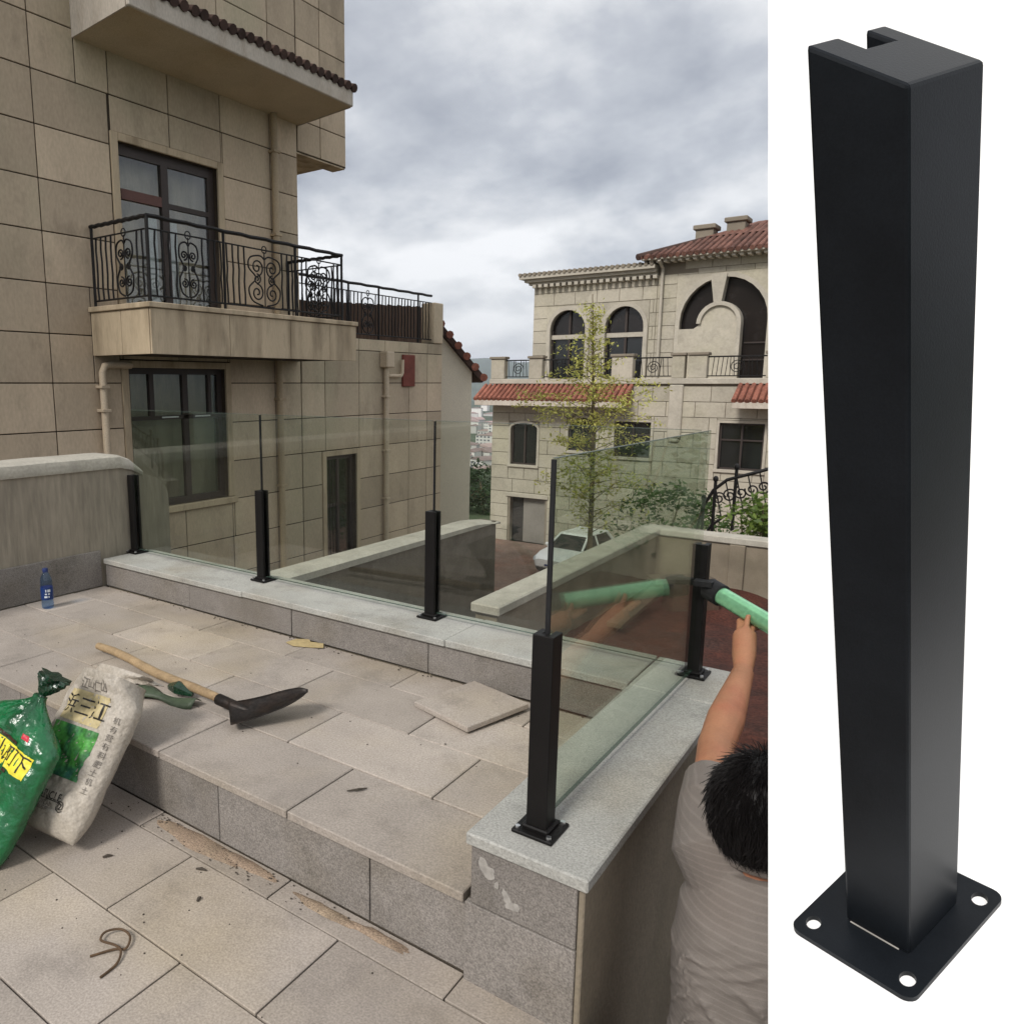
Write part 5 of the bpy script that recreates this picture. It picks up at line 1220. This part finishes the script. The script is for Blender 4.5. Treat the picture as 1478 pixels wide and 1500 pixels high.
# base plate with rounded corners and four holes
rc = .012; poly = []
for cx, cy, a0 in ((pw-rc, -pd+rc, -90), (pw-rc, pd-rc, 0), (-pw+rc, pd-rc, 90), (-pw+rc, -pd+rc, 180)):
    for i in range(6): poly.append((ox+cx+rc*math.cos(R(a0+18*i)), oy+cy+rc*math.sin(R(a0+18*i))))
poly = [(a+shr*b, b) for a, b in poly]
hs = []
for s in (-1, 1):
    for t_ in (-1, 1):
        cx, cy = ox + s*(pw-.0155), oy + t_*(pd-.022)
        hs.append([(cx+shr*cy+.0075*math.cos(R(a)), cy+.0095*math.sin(R(a))) for a in range(0, 360, 18)])
o = shape2d('base_plate', 'display_black', poly, hs, .007, 'z', -.0035, None); o.parent = DP
o.modifiers.new('bevel', 'BEVEL').width = .0008; place(o)
m = MB().tube([(-hw*.85 + shr*-hd, -hd-.0008, .0008), (hw*.55, -hd-.0008, .0008)], .0009, 6); place(m.build('weld_gap', 'plaster_smear', DP))
# the stand: sloped white shelf sweeping up into a back panel, on a plinth
rv = V((math.cos(YAW), math.sin(YAW), 0)); uv = V((-math.sin(YAW)*math.sin(PITCH), math.cos(YAW)*math.sin(PITCH), math.cos(PITCH))); wv3 = V((-math.sin(YAW)*math.cos(PITCH), math.cos(YAW)*math.cos(PITCH), -math.sin(PITCH)))
FN = RM @ V((0, 0, 1)); FP = T0 - FN*.0072
ke = (1125-562)/1104
hdir = (wv3 + rv*ke).normalized(); sn = (rv - wv3*ke).normalized()       # the stand's side face and its outward normal
fd = hdir - FN*hdir.dot(FN); fd = (fd - sn*fd.dot(sn)*0); fd = FN.cross(sn).normalized()
if fd.dot(hdir) < 0: fd = -fd                                               # runs back along the shelf, inside the side face
U = (sn - FN*sn.dot(FN)).normalized()
dl = hdir*1.0 - uv*0.72; tF = (FP-CAM).dot(FN)/dl.dot(FN); A0 = CAM + dl*tF     # a point of the shelf on the side face
back = A0 + fd*.30; front = A0 - fd*.16
pr = [front, A0]
upd = (uv - sn*uv.dot(sn)).normalized(); RB = .16
for i in range(11):
    a = R(9*i); pr.append(back + fd*(RB*math.sin(a)) + upd*(RB*(1-math.cos(a))))
pr.append(pr[-1] + upd*1.35)
def inner(i):
    a, b = pr[max(i-1, 0)], pr[min(i+1, len(pr)-1)]; t_ = (b-a).normalized(); return pr[i] + sn.cross(t_).normalized()*(-.016 if (sn.cross(t_)).dot(FN+(-hdir)) > 0 else .016)
n = len(pr); WD = .60; m = MB()
for q in (pr, [inner(i) for i in range(n)]):
    for p in q: m.v.append(tuple(p))
    for p in q: m.v.append(tuple(p + U*WD))
for i in range(n-1):
    m.f += [(i, i+1, n+i+1, n+i), (2*n+i, 3*n+i, 3*n+i+1, 2*n+i+1), (i, 2*n+i, 2*n+i+1, i+1), (n+i, n+i+1, 3*n+i+1, 3*n+i)]
m.f += [(0, n, 3*n, 2*n), (n-1, 3*n-1, 4*n-1, 2*n-1)]
SB = A0 + fd*.07 + U*WD/2
DS = thing('display_stand', (SB.x, SB.y, 0), 'tall plain white display stand with sloped shelf and curved back panel', 'stand')
kid(DS, m, 'back_panel', 'white_board', smooth=True)
q = [front - FN*.018 + fd*.02, A0 - FN*.018 + fd*.12]; m = MB()
corners = [q[0] + U*.03, q[1] + U*.03, q[1] + U*(WD-.03), q[0] + U*(WD-.03)]
m.v = [(p.x, p.y, p.z) for p in corners] + [(p.x, p.y, 0.001) for p in corners]
m.f = [(0,1,2,3), (4,7,6,5), (0,4,5,1), (1,5,6,2), (2,6,7,3), (3,7,4,0)]
kid(DS, m, 'plinth', 'white_board')

# ================================================================== HAZE over the valley
hz = MB().box(-9100, 9100, -9100, 9100, -60, 330).build('haze', None)
hm_ = bpy.data.materials.new('haze'); hm_.use_nodes = True; t_ = hm_.node_tree; t_.nodes.clear()
ho = N(t_, 'ShaderNodeOutputMaterial'); pv = N(t_, 'ShaderNodeVolumePrincipled')
pv.inputs['Color'].default_value = (0.80, 0.87, 1.0, 1); pv.inputs['Density'].default_value = 0.00013
t_.links.new(pv.outputs[0], ho.inputs['Volume']); hz.data.materials.append(hm_)
tag(hz, 'thin pale haze over the valley', kind='stuff')
